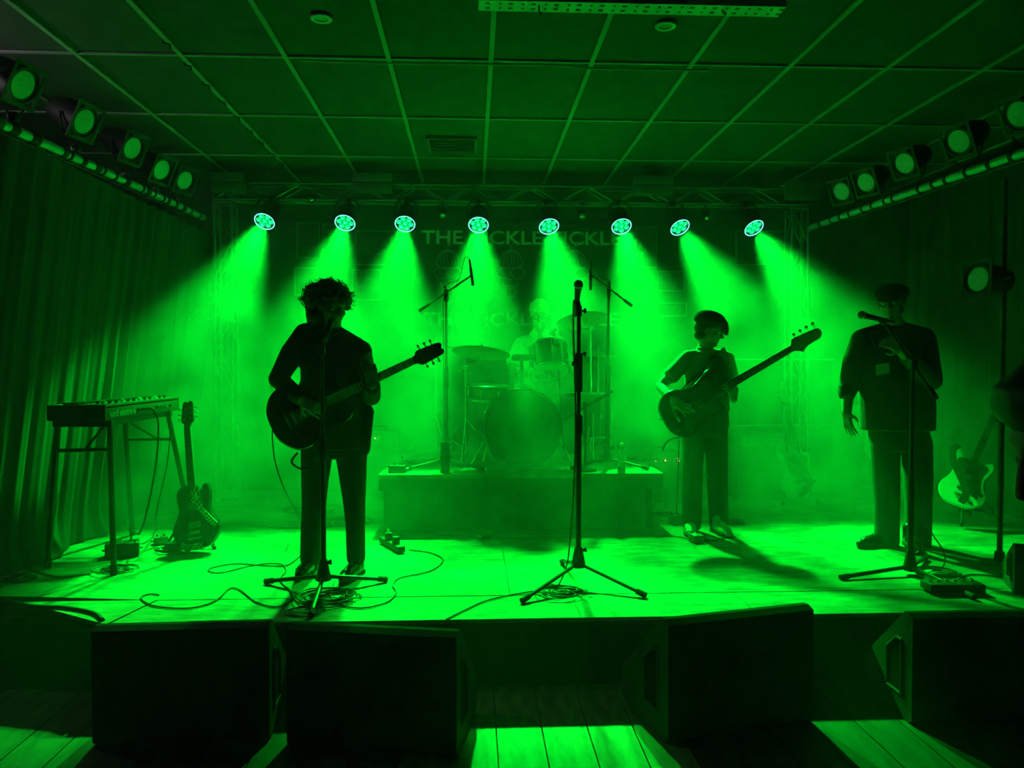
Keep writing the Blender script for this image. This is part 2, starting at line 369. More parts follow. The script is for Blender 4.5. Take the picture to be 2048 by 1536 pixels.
# ------------------------------------------------------------------ curtains
def curtain(name, xt, xb, y0, y1, z1, label, amp=0.05, wl_=0.21, flare=0.12, inward=1):
    mb = MB(); ny, nz_ = 220, 22; vs = []
    for side in (0, 1):
        for j in range(nz_ + 1):
            t = j / nz_; z = 0.012 + (z1 - 0.012) * t
            for i in range(ny + 1):
                y = y0 + (y1 - y0) * i / ny
                ph = y / wl_ * 2 * math.pi; s = math.sin(ph + 0.8 * math.sin(y * 3.1)) + 0.35 * math.sin(ph * 2.3 + 1.3)
                x = xt + (xb - xt) * (1 - t) + amp * (0.55 + 0.45 * (1 - t)) * s * (0.6 + 0.4 * math.sin(y * 1.7 + 2))
                low = max(0, 1 - z / 0.28); x += inward * flare * low * low * (0.55 + 0.45 * math.sin(y * 5.3 + 1.1 * math.sin(y * 2.2)))
                vs.append((x - side * inward * 0.006, y, z))
    W = ny + 1; H = nz_ + 1; fs = []
    for j in range(nz_):
        for i in range(ny):
            a = j * W + i; fs.append((a, a + 1, a + W + 1, a + W)); b = a + W * H; fs.append((b, b + W, b + W + 1, b + 1))
    for i in range(ny):
        fs.append((i, i + W * H, i + 1 + W * H, i + 1)); a = nz_ * W + i; fs.append((a, a + 1, a + 1 + W * H, a + W * H))
    for j in range(nz_):
        a = j * W; fs.append((a, a + W, a + W + W * H, a + W * H)); a = j * W + ny; fs.append((a, a + W * H, a + W + W * H, a + W))
    mb.add(vs, fs); return solo(name, mb, M['drape'], label, 'curtain')
curtain('stage_curtain', -2.46, -2.78, 4.25, 8.0, 2.47, 'tall black pleated curtain hanging from the left lighting pipe to the floor')
curtain('stage_curtain', 4.45, 4.42, 4.2, 8.0, 2.95, 'tall black pleated curtain along the dark right wall', amp=0.04, flare=0.03, inward=-1)

# ------------------------------------------------------------------ back truss and towers
TY = 7.38
zt, zb = P(1000, 371, TY).z, P(1000, 403, TY).z
def truss(name, a, b, e1, e2, w1, label, bay=0.26):
    """four-chord box truss from a to b; e1,e2 unit offsets"""
    a, b, e1, e2 = Vector(a), Vector(b), Vector(e1), Vector(e2); t = thing(name, label, 'truss', (a if a.z < b.z else (a + b) / 2)); L = (b - a).length; d = (b - a).normalized()
    n = max(2, round(L / bay))
    ch = [a, a + e1 * w1, a + e2 * w1, a + e1 * w1 + e2 * w1]
    for c in ch: MB().cyl(c, c + d * L, 0.0165, n=10).build('chord', M['alu'], t)
    for (i, j) in ((0, 1), (0, 2), (1, 3), (2, 3)):
        mb = MB()
        for k in range(n):
            p = ch[i if k % 2 == 0 else j] + d * (L * k / n); q = ch[j if k % 2 == 0 else i] + d * (L * (k + 1) / n); mb.cyl(p, q, 0.006, n=6)
        mb.build('lattice', M['alu'], t)
    for e in (0, 1):
        mb = MB()
        for (i, j) in ((0, 1), (0, 2), (1, 3), (2, 3)): mb.cyl(ch[i] + d * (L * e), ch[j] + d * (L * e), 0.012, n=8)
        mb.build('end_frame', M['alu'], t)
    return t
xl0 = P(430, 600, TY).x; xr1 = P(1616, 600, TY).x; tw = P(465, 600, TY).x - xl0
truss('lighting_truss', (xl0, TY, zb), (xr1, TY, zb), (0, 0, 1), (0, 1, 0), zt - zb, 'long aluminium lattice truss across the back carrying the lit green lights')
truss('truss_tower', (xl0, TY, 0.0), (xl0, TY, zb - 0.03), (1, 0, 0), (0, 1, 0), tw, 'upright lattice truss tower at the back left, by the curtain', 0.34)
truss('truss_tower', (xr1 - tw, TY, 0.0), (xr1 - tw, TY, zb - 0.03), (1, 0, 0), (0, 1, 0), tw, 'upright lattice truss tower at the back right', 0.34)
# flat boxes hung on the truss
for (x0, x1, y0, y1, lab) in ((706, 786, 347, 386, 'above the left lamps'), (1268, 1344, 352, 391, 'above the right lamps'), (1572, 1640, 362, 400, 'over the right tower'), (425, 492, 346, 386, 'over the left tower')):
    a, b = P(x0, y0, TY - 0.16), P(x1, y1, TY - 0.16); c = (a + b) / 2
    t = thing('dimmer_box', 'flat dark rectangular equipment box hung on the back truss ' + lab, 'equipment box', Vector((c.x, c.y, min(a.z, b.z))), 'flat boxes on the back truss')
    dz = abs(a.z - b.z)
    MB().rbox(c + Vector((0, 0, dz / 4)), (b.x - a.x, 0.1, dz / 2 - 0.004), 0.006).build('upper_case', mat('grey_plastic', (0.10, 0.10, 0.105), 0.5), t)
    MB().rbox(c - Vector((0, 0, dz / 4)), (b.x - a.x, 0.1, dz / 2 - 0.004), 0.006).build('lower_case', mat('grey_plastic', (0.10, 0.10, 0.105), 0.5), t)
    MB().box(c + Vector((0, 0.09, 0)), (0.04, 0.09, 0.05)).build('hook_clamp', M['stand'], t)
# pin spots
for (x, y, lab) in ((623, 400, 'far left'), (885, 431, 'left of the middle'), (1165, 434, 'right of the middle'), (1415, 437, 'far right')):
    c = P(x, y, TY - 0.1); d = Vector((0.05, -0.8, -0.5)).normalized()
    t = thing('pin_spot', 'tiny unlit pin spot hanging under the back truss, ' + lab + ' of four', 'pin spot', c, 'tiny pin spots under the back truss')
    MB().lathe([(0.012, -0.09), (0.03, -0.085), (0.033, 0.0), (0.028, 0.0)], c, d, 14).build('housing', M['black'], t)
    MB().lathe([(0.027, -0.004), (0.012, 0.004), (0.001, 0.006)], c, d, 12).build('lens', M['chrome'], t)
    MB().tube([c - d * 0.04 + Vector((0.036, 0, 0)), c - d * .04 + Vector((0.036, 0, 0.08)), c - d * .04 + Vector((-0.036, 0, 0.08)), c - d * .04 + Vector((-0.036, 0, 0))], 0.004, 6).build('yoke', M['stand'], t)
    MB().cyl(c - d * 0.04 + Vector((0, 0, 0.08)), Vector((c.x, TY, zb)), 0.007, n=8).build('hanger', M['stand'], t)

# ------------------------------------------------------------------ side pipes with tape wraps, and the unlit PAR cans on them
def pipe(a, b, label, bands):
    a, b = Vector(a), Vector(b); t = thing('lighting_pipe', label, 'pipe', (a + b) / 2); d = (b - a).normalized(); L = (b - a).length
    MB().cyl(a, b, 0.028, n=16).build('tube', mat('bright_alu_pipe', (0.75, 0.75, 0.75), 0.45, 0.6), t)
    for (s, w_) in bands: MB().cyl(a + d * (s * L), a + d * (s * L + w_), 0.0325, n=14).build('tape_wrap', M['rubber'], t)
    pts = []
    for k in range(41):
        q = a + d * (L * k / 40); pts.append(q + Vector((0, 0, -0.036 - 0.012 * abs(math.sin(k * 1.7)))))
    MB().tube(spline(pts, 3), 0.006, 6).build('pipe_cable', M['cable'], t)
    return t
rnd = random.Random(3)
bl = [(s + rnd.uniform(-.01, .01), rnd.choice((0.02, 0.025, 0.03, 0.05, 0.07))) for s in [0.16, 0.2, 0.245, 0.27, 0.325, 0.36, 0.40, 0.44, 0.47, 0.52, 0.55, 0.57, 0.63, 0.66, 0.70, 0.73, 0.76, 0.8, 0.85, 0.9, 0.95]]
PL0, PL1 = Vector((-2.42, 3.6, 2.47)), Vector((-2.42, 7.36, 2.58))
pipe(PL0, PL1, 'pale lighting pipe with many black tape wraps above the left curtain', bl)
br = [(s + rnd.uniform(-.01, .01), rnd.choice((0.018, 0.02, 0.025, 0.03))) for s in [0.18, 0.235, 0.29, 0.36, 0.40, 0.45, 0.55, 0.58, 0.64, 0.68, 0.75, 0.8, 0.86, 0.92]]
PR0, PR1 = Vector((3.12, 3.9, 2.44)), Vector((3.14, 7.36, 2.53))
pipe(PR0, PR1, 'pale lighting pipe with black tape wraps high on the right', br)
m_lens = mat('led_lens_array', (0.8, 0.8, 0.76), 0.4, noise=0.3, scale=140)
def par(c, d, hang, lab, n=0):
    c, d = Vector(c), Vector(d).normalized(); u, v = frame(d)
    t = thing('par_can', lab, 'stage light', c, 'unlit PAR cans on the side pipes')
    MB().lathe([(0.03, -0.24), (0.07, -0.23), (0.092, -0.16), (0.1, -0.02), (0.1, 0), (0.092, 0), (0.09, -0.012)], c, d, 26).build('housing', M['black'], t)
    MB().lathe([(0.001, -0.008), (0.06, -0.010), (0.0895, -0.014), (0.0895, -0.02), (0.001, -0.02)], c, d, 26).build('lens', m_lens, t)
    mb = MB()      # square filter frame around the mouth
    for s in (-1, 1):
        mb.box(c + u * (0.105 * s) + d * 0.002, (0.022, 0.23, 0.006), Matrix((u, v, d)).transposed()); mb.box(c + v * (0.105 * s) + d * 0.002, (0.19, 0.022, 0.006), Matrix((u, v, d)).transposed())
    mb.build('filter_frame', M['black'], t)
    s_ = d.cross(Vector((0, 0, 1))).normalized(); h = Vector(hang)
    k0 = c - d * 0.1; mid = (k0 + h) / 2
    MB().tube([k0 + s_ * 0.105, mid + s_ * 0.11, h + s_ * 0.03, h - s_ * 0.03, mid - s_ * 0.11, k0 - s_ * 0.105], 0.007, 6).build('yoke', M['stand'], t)
    MB().rbox(h, (0.05, 0.05, 0.05), 0.008).build('clamp', M['stand'], t)
    return t
ordn = ['nearest', 'second', 'third', 'fourth', 'farthest']
for i, (px, py, x) in enumerate(((50, 172, -2.42), (172, 245, -2.42), (268, 298, -2.42), (326, 341, -2.42), (372, 362, -2.42))):
    Y = 2.42 * 1600 / (946 - px); c = P(px, py, Y); hz_ = PL0.z + (PL1.z - PL0.z) * (Y - 3.6) / 3.76
    par(c, (0.84, -0.14 - 0.05 * i, -0.42), (c.x - 0.06, c.y, hz_ + 0.05), 'unlit PAR can with dotted lens above the left pipe, ' + ordn[i] + ' of five')
for i, (px, py) in enumerate(((2036, 230), (1915, 284), (1807, 328), (1730, 366), (1681, 384))):
    Y = 3.12 * 1600 / (px - 946); c = P(px, py, Y); hz_ = PR0.z + (PR1.z - PR0.z) * (Y - 3.9) / 3.46
    par(c, (-0.82, -0.24 - 0.04 * i, -0.42), (c.x + 0.06, c.y, hz_ + 0.05), 'unlit PAR can with dotted lens above the right pipe, ' + ordn[i] + ' of five')
# upright pole on the right with a lower round lamp
pb = G(1999, 1128); pb = Vector((pb.x, pb.y, 0))
t = thing('support_pole', 'tall thin black pole standing at the right side of the stage', 'pole', pb)
MB().cyl(pb + Vector((0, 0, 0.012)), pb + Vector((0, 0, 2.40)), 0.017, n=12).build('tube', mat('dark_satin_pole', (0.05, 0.05, 0.05), 0.35), t)
MB().lathe([(0.11, 0), (0.11, 0.012), (0.03, 0.02), (0.027, 0.08)], pb, (0, 0, 1), 20).build('base_plate', M['black'], t)
for z in (0.9, 1.75): MB().lathe([(0.03, 0), (0.03, 0.05)], pb + Vector((0, 0, z)), (0, 0, 1), 14).build('collar', M['stand'], t)
c = P(1953, 558, pb.y)
par(c, (-0.82, -0.2, 0.02), (pb.x - 0.03, pb.y, c.z), 'unlit round PAR can clamped low on the right pole')['group'] = 'unlit PAR cans'

# ------------------------------------------------------------------ ceiling fittings
def downlight(px, py, lab):
    c = G(px, py, CEIL - 0.008); t = thing('downlight', 'small round recessed downlight, unlit, ' + lab, 'downlight', c, 'recessed ceiling downlights')
    MB().lathe([(0.034, 0.004), (0.036, -0.004), (0.055, -0.006), (0.058, 0.0), (0.055, 0.004)], c, (0, 0, 1), 26).build('trim_ring', M['white'], t)
    MB().lathe([(0.001, 0.002), (0.033, 0.001), (0.034, 0.004)], c, (0, 0, 1), 20).build('lamp_glass', mat('lamp_glass', (0.4, 0.4, 0.38), 0.3), t)
downlight(643, 37, 'in the ceiling at the upper left'); downlight(1331, 52, 'in the ceiling under the perforated rail')
a = G(905, 291, CEIL - 0.012); t = thing('ceiling_vent', 'rectangular louvred vent in the ceiling in front of the back truss', 'vent', a)
mb = MB()
for s in (-1, 1): mb.box(a + Vector((0.19 * s, 0, 0)), (0.02, 0.44, 0.02)); mb.box(a + Vector((0, 0.21 * s, 0)), (0.36, 0.02, 0.02))
mb.build('frame', mat('vent_grey', (0.12, 0.12, 0.12), 0.5), t)
for k in range(8): MB().box(a + Vector((0, -0.175 + 0.05 * k, 0.0)), (0.36, 0.032, 0.004), (R(35), 0, 0)).build('louvre', mat('vent_grey', (0.12, 0.12, 0.12), 0.5), t)
# perforated rail with hooks, and the dark beam above it
RY = 3.60
a, b = P(957, 12, RY), P(1564, 22, RY); zr = (a.z + b.z) / 2
t = thing('perforated_rail', 'pale perforated metal rail hung just under the ceiling front', 'rail', Vector(((a.x + b.x) / 2, RY, zr)))
mb = MB(); W_ = b.x - a.x; hgt = 0.105; nx = 27; sl = W_ / nx; RYC = 3.60
def face(x0, x1, z0, z1): mb.box(((x0 + x1) / 2, RYC + (z0 + z1) / 2, zr), (x1 - x0, z1 - z0, 0.003))
for z0, z1 in ((-hgt / 2, -hgt * 0.30), (-hgt * 0.14, hgt * 0.14), (hgt * 0.30, hgt / 2)): face(a.x, b.x, z0, z1)
for k in range(nx):
    for (r0, r1) in ((-hgt * .30, -hgt * .14), (hgt * .14, hgt * .30)):
        wq = sl * (0.6 if k % 2 == 0 else 0.78); face(a.x + sl * k, a.x + sl * k + wq, r0, r1)
mb.build('face_strip', mat('galvanised_pale', (0.9, 0.9, 0.88), 0.4), t, smooth=False)
for s in (-1, 1): MB().box(((a.x + b.x) / 2, RYC + s * hgt / 2, zr + 0.014), (W_, 0.003, 0.03)).build('side_flange', M['alu'], t)
for px in (1078, 1445):
    h = P(px, 20, RY - 0.01); MB().tube([h + Vector((0, 0, 0.07)), h + Vector((0, 0, -0.005)), h + Vector((0.012, -0.01, -0.02)), h + Vector((0.004, -0.02, -0.03))], 0.004, 6).build('hook', M['stand'], t)
bmz = CEIL - 0.04
mb = MB(); mb.box(((XL + XR) / 2, RY - 0.17, CEIL - 0.026), (XR - XL, 0.16, 0.05)); tr = mb.build('trim_1', M['fascia'], smooth=False); tag(tr, 'dark beam across the ceiling above the stage front', None, None, 'structure')
# cable sagging along the second cross bar
pts = [G(x, y, CEIL - 0.012) for (x, y) in ((600, 121), (780, 127), (980, 129), (1120, 131), (1180, 137), (1300, 139), (1420, 141))]
solo('ceiling_cable', MB().tube(spline(pts, 6), 0.006, 6), mat('pale_cable', (0.4, 0.4, 0.4), 0.5), 'thin pale cable running along a ceiling cross bar', 'cable')
# clips along the left grid bar
for k in range(9):
    y = 4.55 + 0.33 * k; mb = MB(); x = 0.109 - 3 * 0.6
    mb.tube([(x - 0.016, y, CEIL - 0.006), (x - 0.016, y, CEIL - 0.02), (x + 0.016, y + 0.012, CEIL - 0.024), (x + 0.02, y + 0.012, CEIL - 0.05)], 0.006, 6)
    solo('ceiling_clip', mb, M['black'], 'small black clip on the left ceiling grid bar, ' + ('nearest', 'second', 'third', 'fourth', 'fifth', 'sixth', 'seventh', 'eighth', 'farthest')[k] + ' of nine from the front', 'clip', 'clips on the left ceiling grid bar')

# ------------------------------------------------------------------ banner and posters on the back wall
BY = BACK_Y - 0.02
m_ban = mat('banner_cloth', (0.04, 0.04, 0.042), 0.8); m_ink = mat('banner_white_ink', (0.8, 0.8, 0.78), 0.7); m_ink2 = mat('banner_grey_ink', (0.4, 0.4, 0.4), 0.7)
A_, B_ = P(805, 442, BY), P(1262, 690, BY)
t = thing('band_banner', 'large dark cloth band banner with white lettering behind the drums', 'banner', Vector(((A_.x + B_.x) / 2, BY, B_.z)))
mb = MB(); n = 40; vs = []; fs = []
for j in range(2):
    for k in range(n + 1):
        x = A_.x + (B_.x - A_.x) * k / n; yy = BY - 0.008 + 0.006 * math.sin(k * 0.9)
        vs += [(x, yy - 0.004 * j, B_.z), (x, yy - 0.004 * j, A_.z)]
for j in range(2):
    for k in range(n): o = j * 2 * (n + 1) + 2 * k; fs.append((o, o + 2, o + 3, o + 1))
for k in range(n): o = 2 * k; q = o + 2 * (n + 1); fs += [(o, q, q + 2, o + 2), (o + 1, o + 3, q + 3, q + 1)]
mb.add(vs, fs); mb.build('cloth', m_ban, t)
EX, EZ, EN = Vector((1, 0, 0)), Vector((0, 0, 1)), Vector((0, -1, 0))
def banner_line(y_top, y_bot, x0px, x1px, name, ink):
    o = P(x0px, y_bot, BY - 0.022); h = P(x0px, y_top, BY - .022).z - o.z; wd = P(x1px, y_bot, BY - .022).x - o.x
    tm_ = text_mb('THE TICKLE TICKLE', 1.0, (0, 0, 0), EX, EZ, EN, 0.0, bold=0.022)
    w0 = max(v.x for v in tm_.v) - min(v.x for v in tm_.v); h0 = max(v.z for v in tm_.v)
    mn = min(v.x for v in tm_.v); tm_.v = [Vector((o.x + (v.x - mn) * wd / w0, o.y, o.z + v.z * h / h0)) for v in tm_.v]
    for il in islands(tm_): il.build(name, ink, t, smooth=False)
banner_line(460, 487, 842, 1242, 'letter', m_ink)
banner_line(624, 650, 846, 1236, 'letter', m_ink2)
def emblem(px, py):          # ribbed dome with round spectacles hanging from a hook
    c = P(px, py, BY - 0.022); s = 1 / 1600 * 8.0; mb = MB()
    arc = lambda cx, cz, rx, rz, a0, a1, n=18: [c + Vector(((cx + rx * math.cos(R(a0 + (a1 - a0) * k / n))) * s, 0, (cz + rz * math.sin(R(a0 + (a1 - a0) * k / n))) * s)) for k in range(n + 1)]
    ln = lambda pts, r=0.006: mb.tube(pts, r, 5)
    ln(arc(0, 8, 23, 30, 0, 180)); ln(arc(0, 8, 23, 6, 180, 360))
    for f in (-0.66, -0.33, 0, 0.33, 0.66): ln(arc(0, 8, 23 * abs(f) + 0.01, 29, 90, 90 - 90 * (1 if f > 0 else -1)), 0.004)
    ln([c + Vector((x * s, 0, z * s)) for (x, z) in ((0, 38), (-1, 44), (4, 49), (5, 56))], 0.008)
    for q in (-14, 14): ln(arc(q, -8, 13, 11, 0, 360, 22), 0.005)
    ln(arc(0, -22, 16, 16, 200, 340)); ln([c + Vector((x * s, 0, z * s)) for (x, z) in ((-4, -10), (-5, -20), (3, -22))], 0.004)
    ln(arc(0, -30, 8, 4, 180, 360)); ln(arc(0, -44, 10, 12, 0, 360), 0.004)
    mb.build('emblem', m_ink2, t)
for x in (896, 1022, 1150): emblem(x, 538)
def poster(x0, y0, x1, y1, lab, seed, dark=False):
    a, b = P(x0, y0, BY), P(x1, y1, BY); rr = random.Random(seed); c = (a + b) / 2
    t = thing('poster', lab, 'poster', Vector((c.x, BY, b.z)), 'posters on the back wall')
    MB().box((c.x, BY - 0.004, c.z), (b.x - a.x, 0.006, a.z - b.z)).build('sheet', mat('dark_poster_print', (0.06, 0.06, 0.06), 0.4, noise=0.7, scale=5), t)
    mb = MB(); w_ = 0.012
    for s in (-1, 1): mb.box((c.x + s * (b.x - a.x) / 2, BY - 0.008, c.z), (w_, 0.016, a.z - b.z + w_)); mb.box((c.x, BY - 0.008, c.z + s * (a.z - b.z) / 2), (b.x - a.x - w_, 0.016, w_))
    mb.build('frame', mat('poster_frame', (0.25, 0.25, 0.25), 0.5), t)
    mb = MB()
    for k in range(5):
        zz = b.z + (a.z - b.z) * (0.2 + 0.13 * k); x_ = a.x + (b.x - a.x) * 0.18; xe = b.x - (b.x - a.x) * rr.uniform(0.15, 0.4)
        pts = [(x_ + (xe - x_) * q / 14, BY - 0.009, zz + rr.uniform(-1, 1) * 0.022) for q in range(15)]; mb.tube(pts, 0.004, 4)
    mb.build('printed_scrawl', mat('poster_ink', (0.22, 0.22, 0.22), 0.6), t)
poster(594, 446, 640, 516, 'tall framed poster on the back wall between the two leftmost lamps', 1)
poster(646, 448, 672, 500, 'narrow framed poster left of the second lamp', 2)
poster(712, 462, 790, 530, 'wide framed poster on the back wall left of the banner', 3)
poster(590, 536, 668, 590, 'low framed poster on the left of the back wall', 4)
poster(705, 540, 762, 600, 'small framed poster above the guitarist left of the banner', 5)
poster(1272, 455, 1312, 535, 'tall framed poster just right of the banner', 6)
poster(1314, 543, 1368, 582, 'small framed scrawled poster below the seventh lamp', 7)
poster(1312, 606, 1372, 632, 'low wide framed poster on the right of the back wall', 8)
poster(1472, 462, 1580, 530, 'wide framed poster behind the far right lamp', 9)

# ------------------------------------------------------------------ drum riser
RF = G(1040, 1063).y; RZ = 0.432; RX0, RX1 = P(757, 950, RF).x, P(1327, 944, RF).x; RB = 7.75
t = thing('drum_riser', 'low black drum riser with pale worn top board', 'riser', ((RX0 + RX1) / 2, RF + 0.9, 0))
MB().box(((RX0 + RX1) / 2, (RF + RB) / 2, RZ - 0.015), (RX1 - RX0, RB - RF, 0.03)).build('top_board', m_ply, t, smooth=False)
m_rf = mat('riser_frame', (0.12, 0.12, 0.12), 0.6)
mb = MB(); mb.box(((RX0 + RX1) / 2, RF + 0.02, RZ - 0.075), (RX1 - RX0, 0.03, 0.088)); mb.box(((RX0 + RX1) / 2, RB - 0.02, RZ - 0.075), (RX1 - RX0, 0.03, 0.088))
for x in (RX0 + 0.016, RX1 - 0.016): mb.box((x, (RF + RB) / 2, RZ - 0.075), (0.03, RB - RF - 0.08, 0.088))
mb.build('frame_rail', m_rf, t, smooth=False)
for x in (RX0 + 0.05, (RX0 + RX1) / 2, RX1 - 0.09):
    for y in (RF + 0.1, RB - 0.1): MB().cyl((x, y, 0), (x, y, RZ - 0.12), 0.024, n=10).build('leg', M['stand'], t)
mb = MB(); n = 120; vs = []; fs = []; xs0, xs1 = RX0 + 0.04, RX1 - 0.12
for j in range(2):
    for k in range(n + 1):
        x = xs0 + (xs1 - xs0) * k / n; y = RF + 0.06 + 0.004 * math.sin(k * 0.41) + 0.003 * math.sin(k * 1.13 + math.sin(k * .3)) + 0.004 * j
        vs += [(x, y - 0.01, 0.008), (x, y, RZ - 0.12)]
for j in range(2):
    for k in range(n): o = j * 2 * (n + 1) + 2 * k; fs.append((o, o + 2, o + 3, o + 1))
for k in range(n): o = 2 * k; q = o + 2 * (n + 1); fs += [(o, q, q + 2, o + 2), (o + 1, o + 3, q + 3, q + 1)]
fs += [(0, 1, 2 * (n + 1) + 1, 2 * (n + 1)), (2 * n, 2 * n + 2 * (n + 1), 2 * n + 1 + 2 * (n + 1), 2 * n + 1)]
mb.add(vs, fs); mb.build('skirt', mat('grey_skirt_cloth', (0.14, 0.14, 0.145), 0.9, noise=0.2, scale=6), t)

# ------------------------------------------------------------------ drum kit
m_shell = mat('dark_drum_shell', (0.03, 0.03, 0.035), 0.2, coat=0.5); m_head = mat('coated_drum_head', (0.78, 0.78, 0.74), 0.55); m_bhead = mat('black_drum_head', (0.02, 0.02, 0.02), 0.35)
m_brass = mat('cymbal_bronze', (0.85, 0.66, 0.25), 0.28, 1.0, bump=0.15, scale=60)
def drum(name, c, ax, r, h, label, cat='drum', lugs=8, bottom=None, top=None):
    """c: centre of the lower head, ax: axis to the upper head"""
    c, ax = Vector(c), Vector(ax).normalized(); u, v = frame(ax); t = thing(name, label, cat, c)
    MB().lathe([(r * 0.97, 0.012), (r, 0.014), (r, h - 0.014), (r * .97, h - 0.012)], c, ax, 40).build('shell', m_shell, t)
    MB().lathe([(0.001, 0), (r * 0.98, 0), (r * 0.98, 0.010), (0.001, 0.010)], c, ax, 40).build('lower_head', bottom or m_head, t)
    MB().lathe([(0.001, h - 0.01), (r * 0.98, h - 0.01), (r * .98, h), (0.001, h)], c, ax, 40).build('upper_head', top or m_head, t)
    for hh in (0.004, h - 0.004): MB().tube([c + ax * hh + (u * math.cos(a) + v * math.sin(a)) * (r + 0.006) for a in [2 * math.pi * k / 40 for k in range(40)]], 0.0075, 8, closed=True).build('hoop', M['chrome'], t)
    for k in range(lugs):
        a = 2 * math.pi * (k + .5) / lugs; e = u * math.cos(a) + v * math.sin(a)
        lg = MB().ball(c + ax * (h * 0.5) + e * (r + 0.012), (0.012, 0.012, 0.026), 8, 6).build('lug', M['chrome'], t)
        MB().cyl(c + ax * 0.004 + e * (r + 0.012), c + ax * (h - 0.004) + e * (r + 0.012), 0.003, n=6).build('tension_rod', M['chrome'], lg)
    return t
KY = 6.3
kc = P(1045, 846, KY); kr = 0.295; kc.z = RZ + kr + 0.025
kick = drum('bass_drum', (kc.x, KY + 0.42, kc.z), (0, -1, 0), kr, 0.42, 'big round black bass drum facing the audience on the riser', 'drum', 10, m_bhead, m_bhead)
MB().tube([Vector((kc.x, KY, kc.z)) + Vector((math.cos(a), 0, math.sin(a))) * (kr + 0.004) for a in [2 * math.pi * k / 44 for k in range(44)]], 0.018, 8, closed=True).build('wooden_hoop', m_shell, kick)
for s in (-1, 1):
    MB().cyl((kc.x + s * kr * 0.93, KY + 0.14, kc.z - 0.08), (kc.x + s * (kr + 0.13), KY - 0.05, RZ + 0.008), 0.008, n=8).build('spur', M['chrome'], kick)
# pad on a post over the bass drum
c = P(1043, 716, 6.45); t = thing('drum_pad', 'flat black trigger pad on a short post over the bass drum', 'drum pad', (c.x, c.y, kc.z + kr))
MB().rbox(c, (0.16, 0.14, 0.045), 0.01).build('pad', M['black'], t)
MB().box(c + Vector((0, 0, 0.026)), (0.15, 0.13, 0.006)).build('pad_rim', M['chrome'], t)
MB().cyl(c, (c.x, c.y, kc.z + kr + 0.03), 0.014, n=10).build('post', M['stand'], t)
MB().rbox((c.x, c.y, kc.z + kr + 0.025), (0.1, 0.07, 0.04), 0.008).build('mount_bracket', M['stand'], t)
# rack tom seen from below
tb = P(1101, 745, 6.42); ax = Vector((-0.05, 0.50, 0.86)).normalized()
tom = drum('rack_tom', tb, ax, 0.15, 0.24, 'tilted rack tom showing its pale bottom head, beside the pad', 'drum', 6)
u, v = frame(ax)
mb = MB(); mb.add([tb - ax * 0.002 + Vector(p) for p in ((-0.05, -.02, 0.03), (0.01, -0.02, 0.045), (0.04, 0.0, -0.02), (-0.02, 0.0, -0.035))], [(0, 1, 2, 3)])
# pale printed sticker on the bottom head
sx_, sy_ = Vector((1, 0, 0.15)).normalized(), None
sy_ = ax.cross(sx_).normalized()
MB().prism([(-0.06, -0.03), (0.0, -0.035), (0.03, 0.03), (-0.03, 0.04)], tb - ax * 0.003, sx_, sy_, ax, 0.0025).build('printed_mark', mat('pale_print', (0.4, 0.45, 0.4), 0.6), tom)
MB().prism([(0.0, 0.05), (0.05, 0.055), (0.06, 0.075), (0.01, 0.07)], tb - ax * 0.003, sx_, sy_, ax, 0.0025).build('printed_mark', mat('dark_print', (0.1, 0.12, 0.1), 0.6), tom)
MB().tube([tb + ax * 0.14 + Vector((0.0, 0.13, -0.07)), tb + Vector((-0.05, 0.25, -0.02)), Vector((kc.x + 0.08, 6.5, kc.z + kr + 0.0))], 0.011, 8).build('mount_arm', M['chrome'], tom)
# clip microphone on the tom rim
c = P(1103, 668, 6.6); t = thing('clip_microphone', 'small clip-on drum microphone on the rack tom rim', 'microphone', c)
MB().lathe([(0.012, -0.06), (0.018, -0.05), (0.02, 0.0), (0.012, 0.015)], c, (-0.5, 0.3, -0.7), 12).build('capsule', M['black'], t)
MB().tube([c + Vector((0.02, 0, 0)), c + Vector((0.04, 0, 0.01)), c + Vector((0.03, 0.0, -0.06))], 0.006, 6).build('rim_clip', M['chrome'], t)
MB().tube(spline([c, c + Vector((0.03, -0.12, -0.02)), P(1118, 760, 6.36), P(1124, 850, 6.2), P(1128, 905, 6.2)], 6), 0.0035, 6).build('lead', M['cable'], t)
# floor tom and snare
ft = Vector((P(1175, 800, 6.85).x, 6.85, RZ + 0.2))
tt = drum('floor_tom', ft, (0.02, 0.02, 1), 0.2, 0.38, 'large floor tom standing right of the bass drum', 'drum', 8)
for k in range(3):
    a = k * 2.094 + 0.6; e = Vector((math.cos(a), math.sin(a), 0)); MB().tube([ft + e * 0.216 + Vector((0, 0, 0.22)), ft + e * 0.216 - Vector((0, 0, 0.12)), ft + e * 0.25 - Vector((0, 0, 0.19))], 0.007, 8).build('leg', M['chrome'], tt)
sn = Vector((P(978, 770, 6.75).x, 6.8, RZ + 0.52))
ss = drum('snare_drum', sn, (0.03, -0.06, 1), 0.178, 0.13, 'shallow snare drum left of the bass drum under the cymbal', 'drum', 8)
MB().cyl(sn - Vector((0, 0, 0.02)), (sn.x, sn.y, RZ + 0.12), 0.011, n=8).build('stand_tube', M['chrome'], ss)
for k in range(3):
    a = k * 2.094 + 0.3; e = Vector((math.cos(a), math.sin(a), 0)); MB().tube([(sn.x, sn.y, RZ + 0.25), Vector((sn.x, sn.y, RZ + 0.008)) + e * 0.24], 0.007, 6).build('stand_leg', M['chrome'], ss)
    MB().tube([(sn.x, sn.y, sn.z - 0.05), sn + e * 0.17 - Vector((0, 0, 0.005))], 0.006, 6).build('basket_arm', M['chrome'], ss)
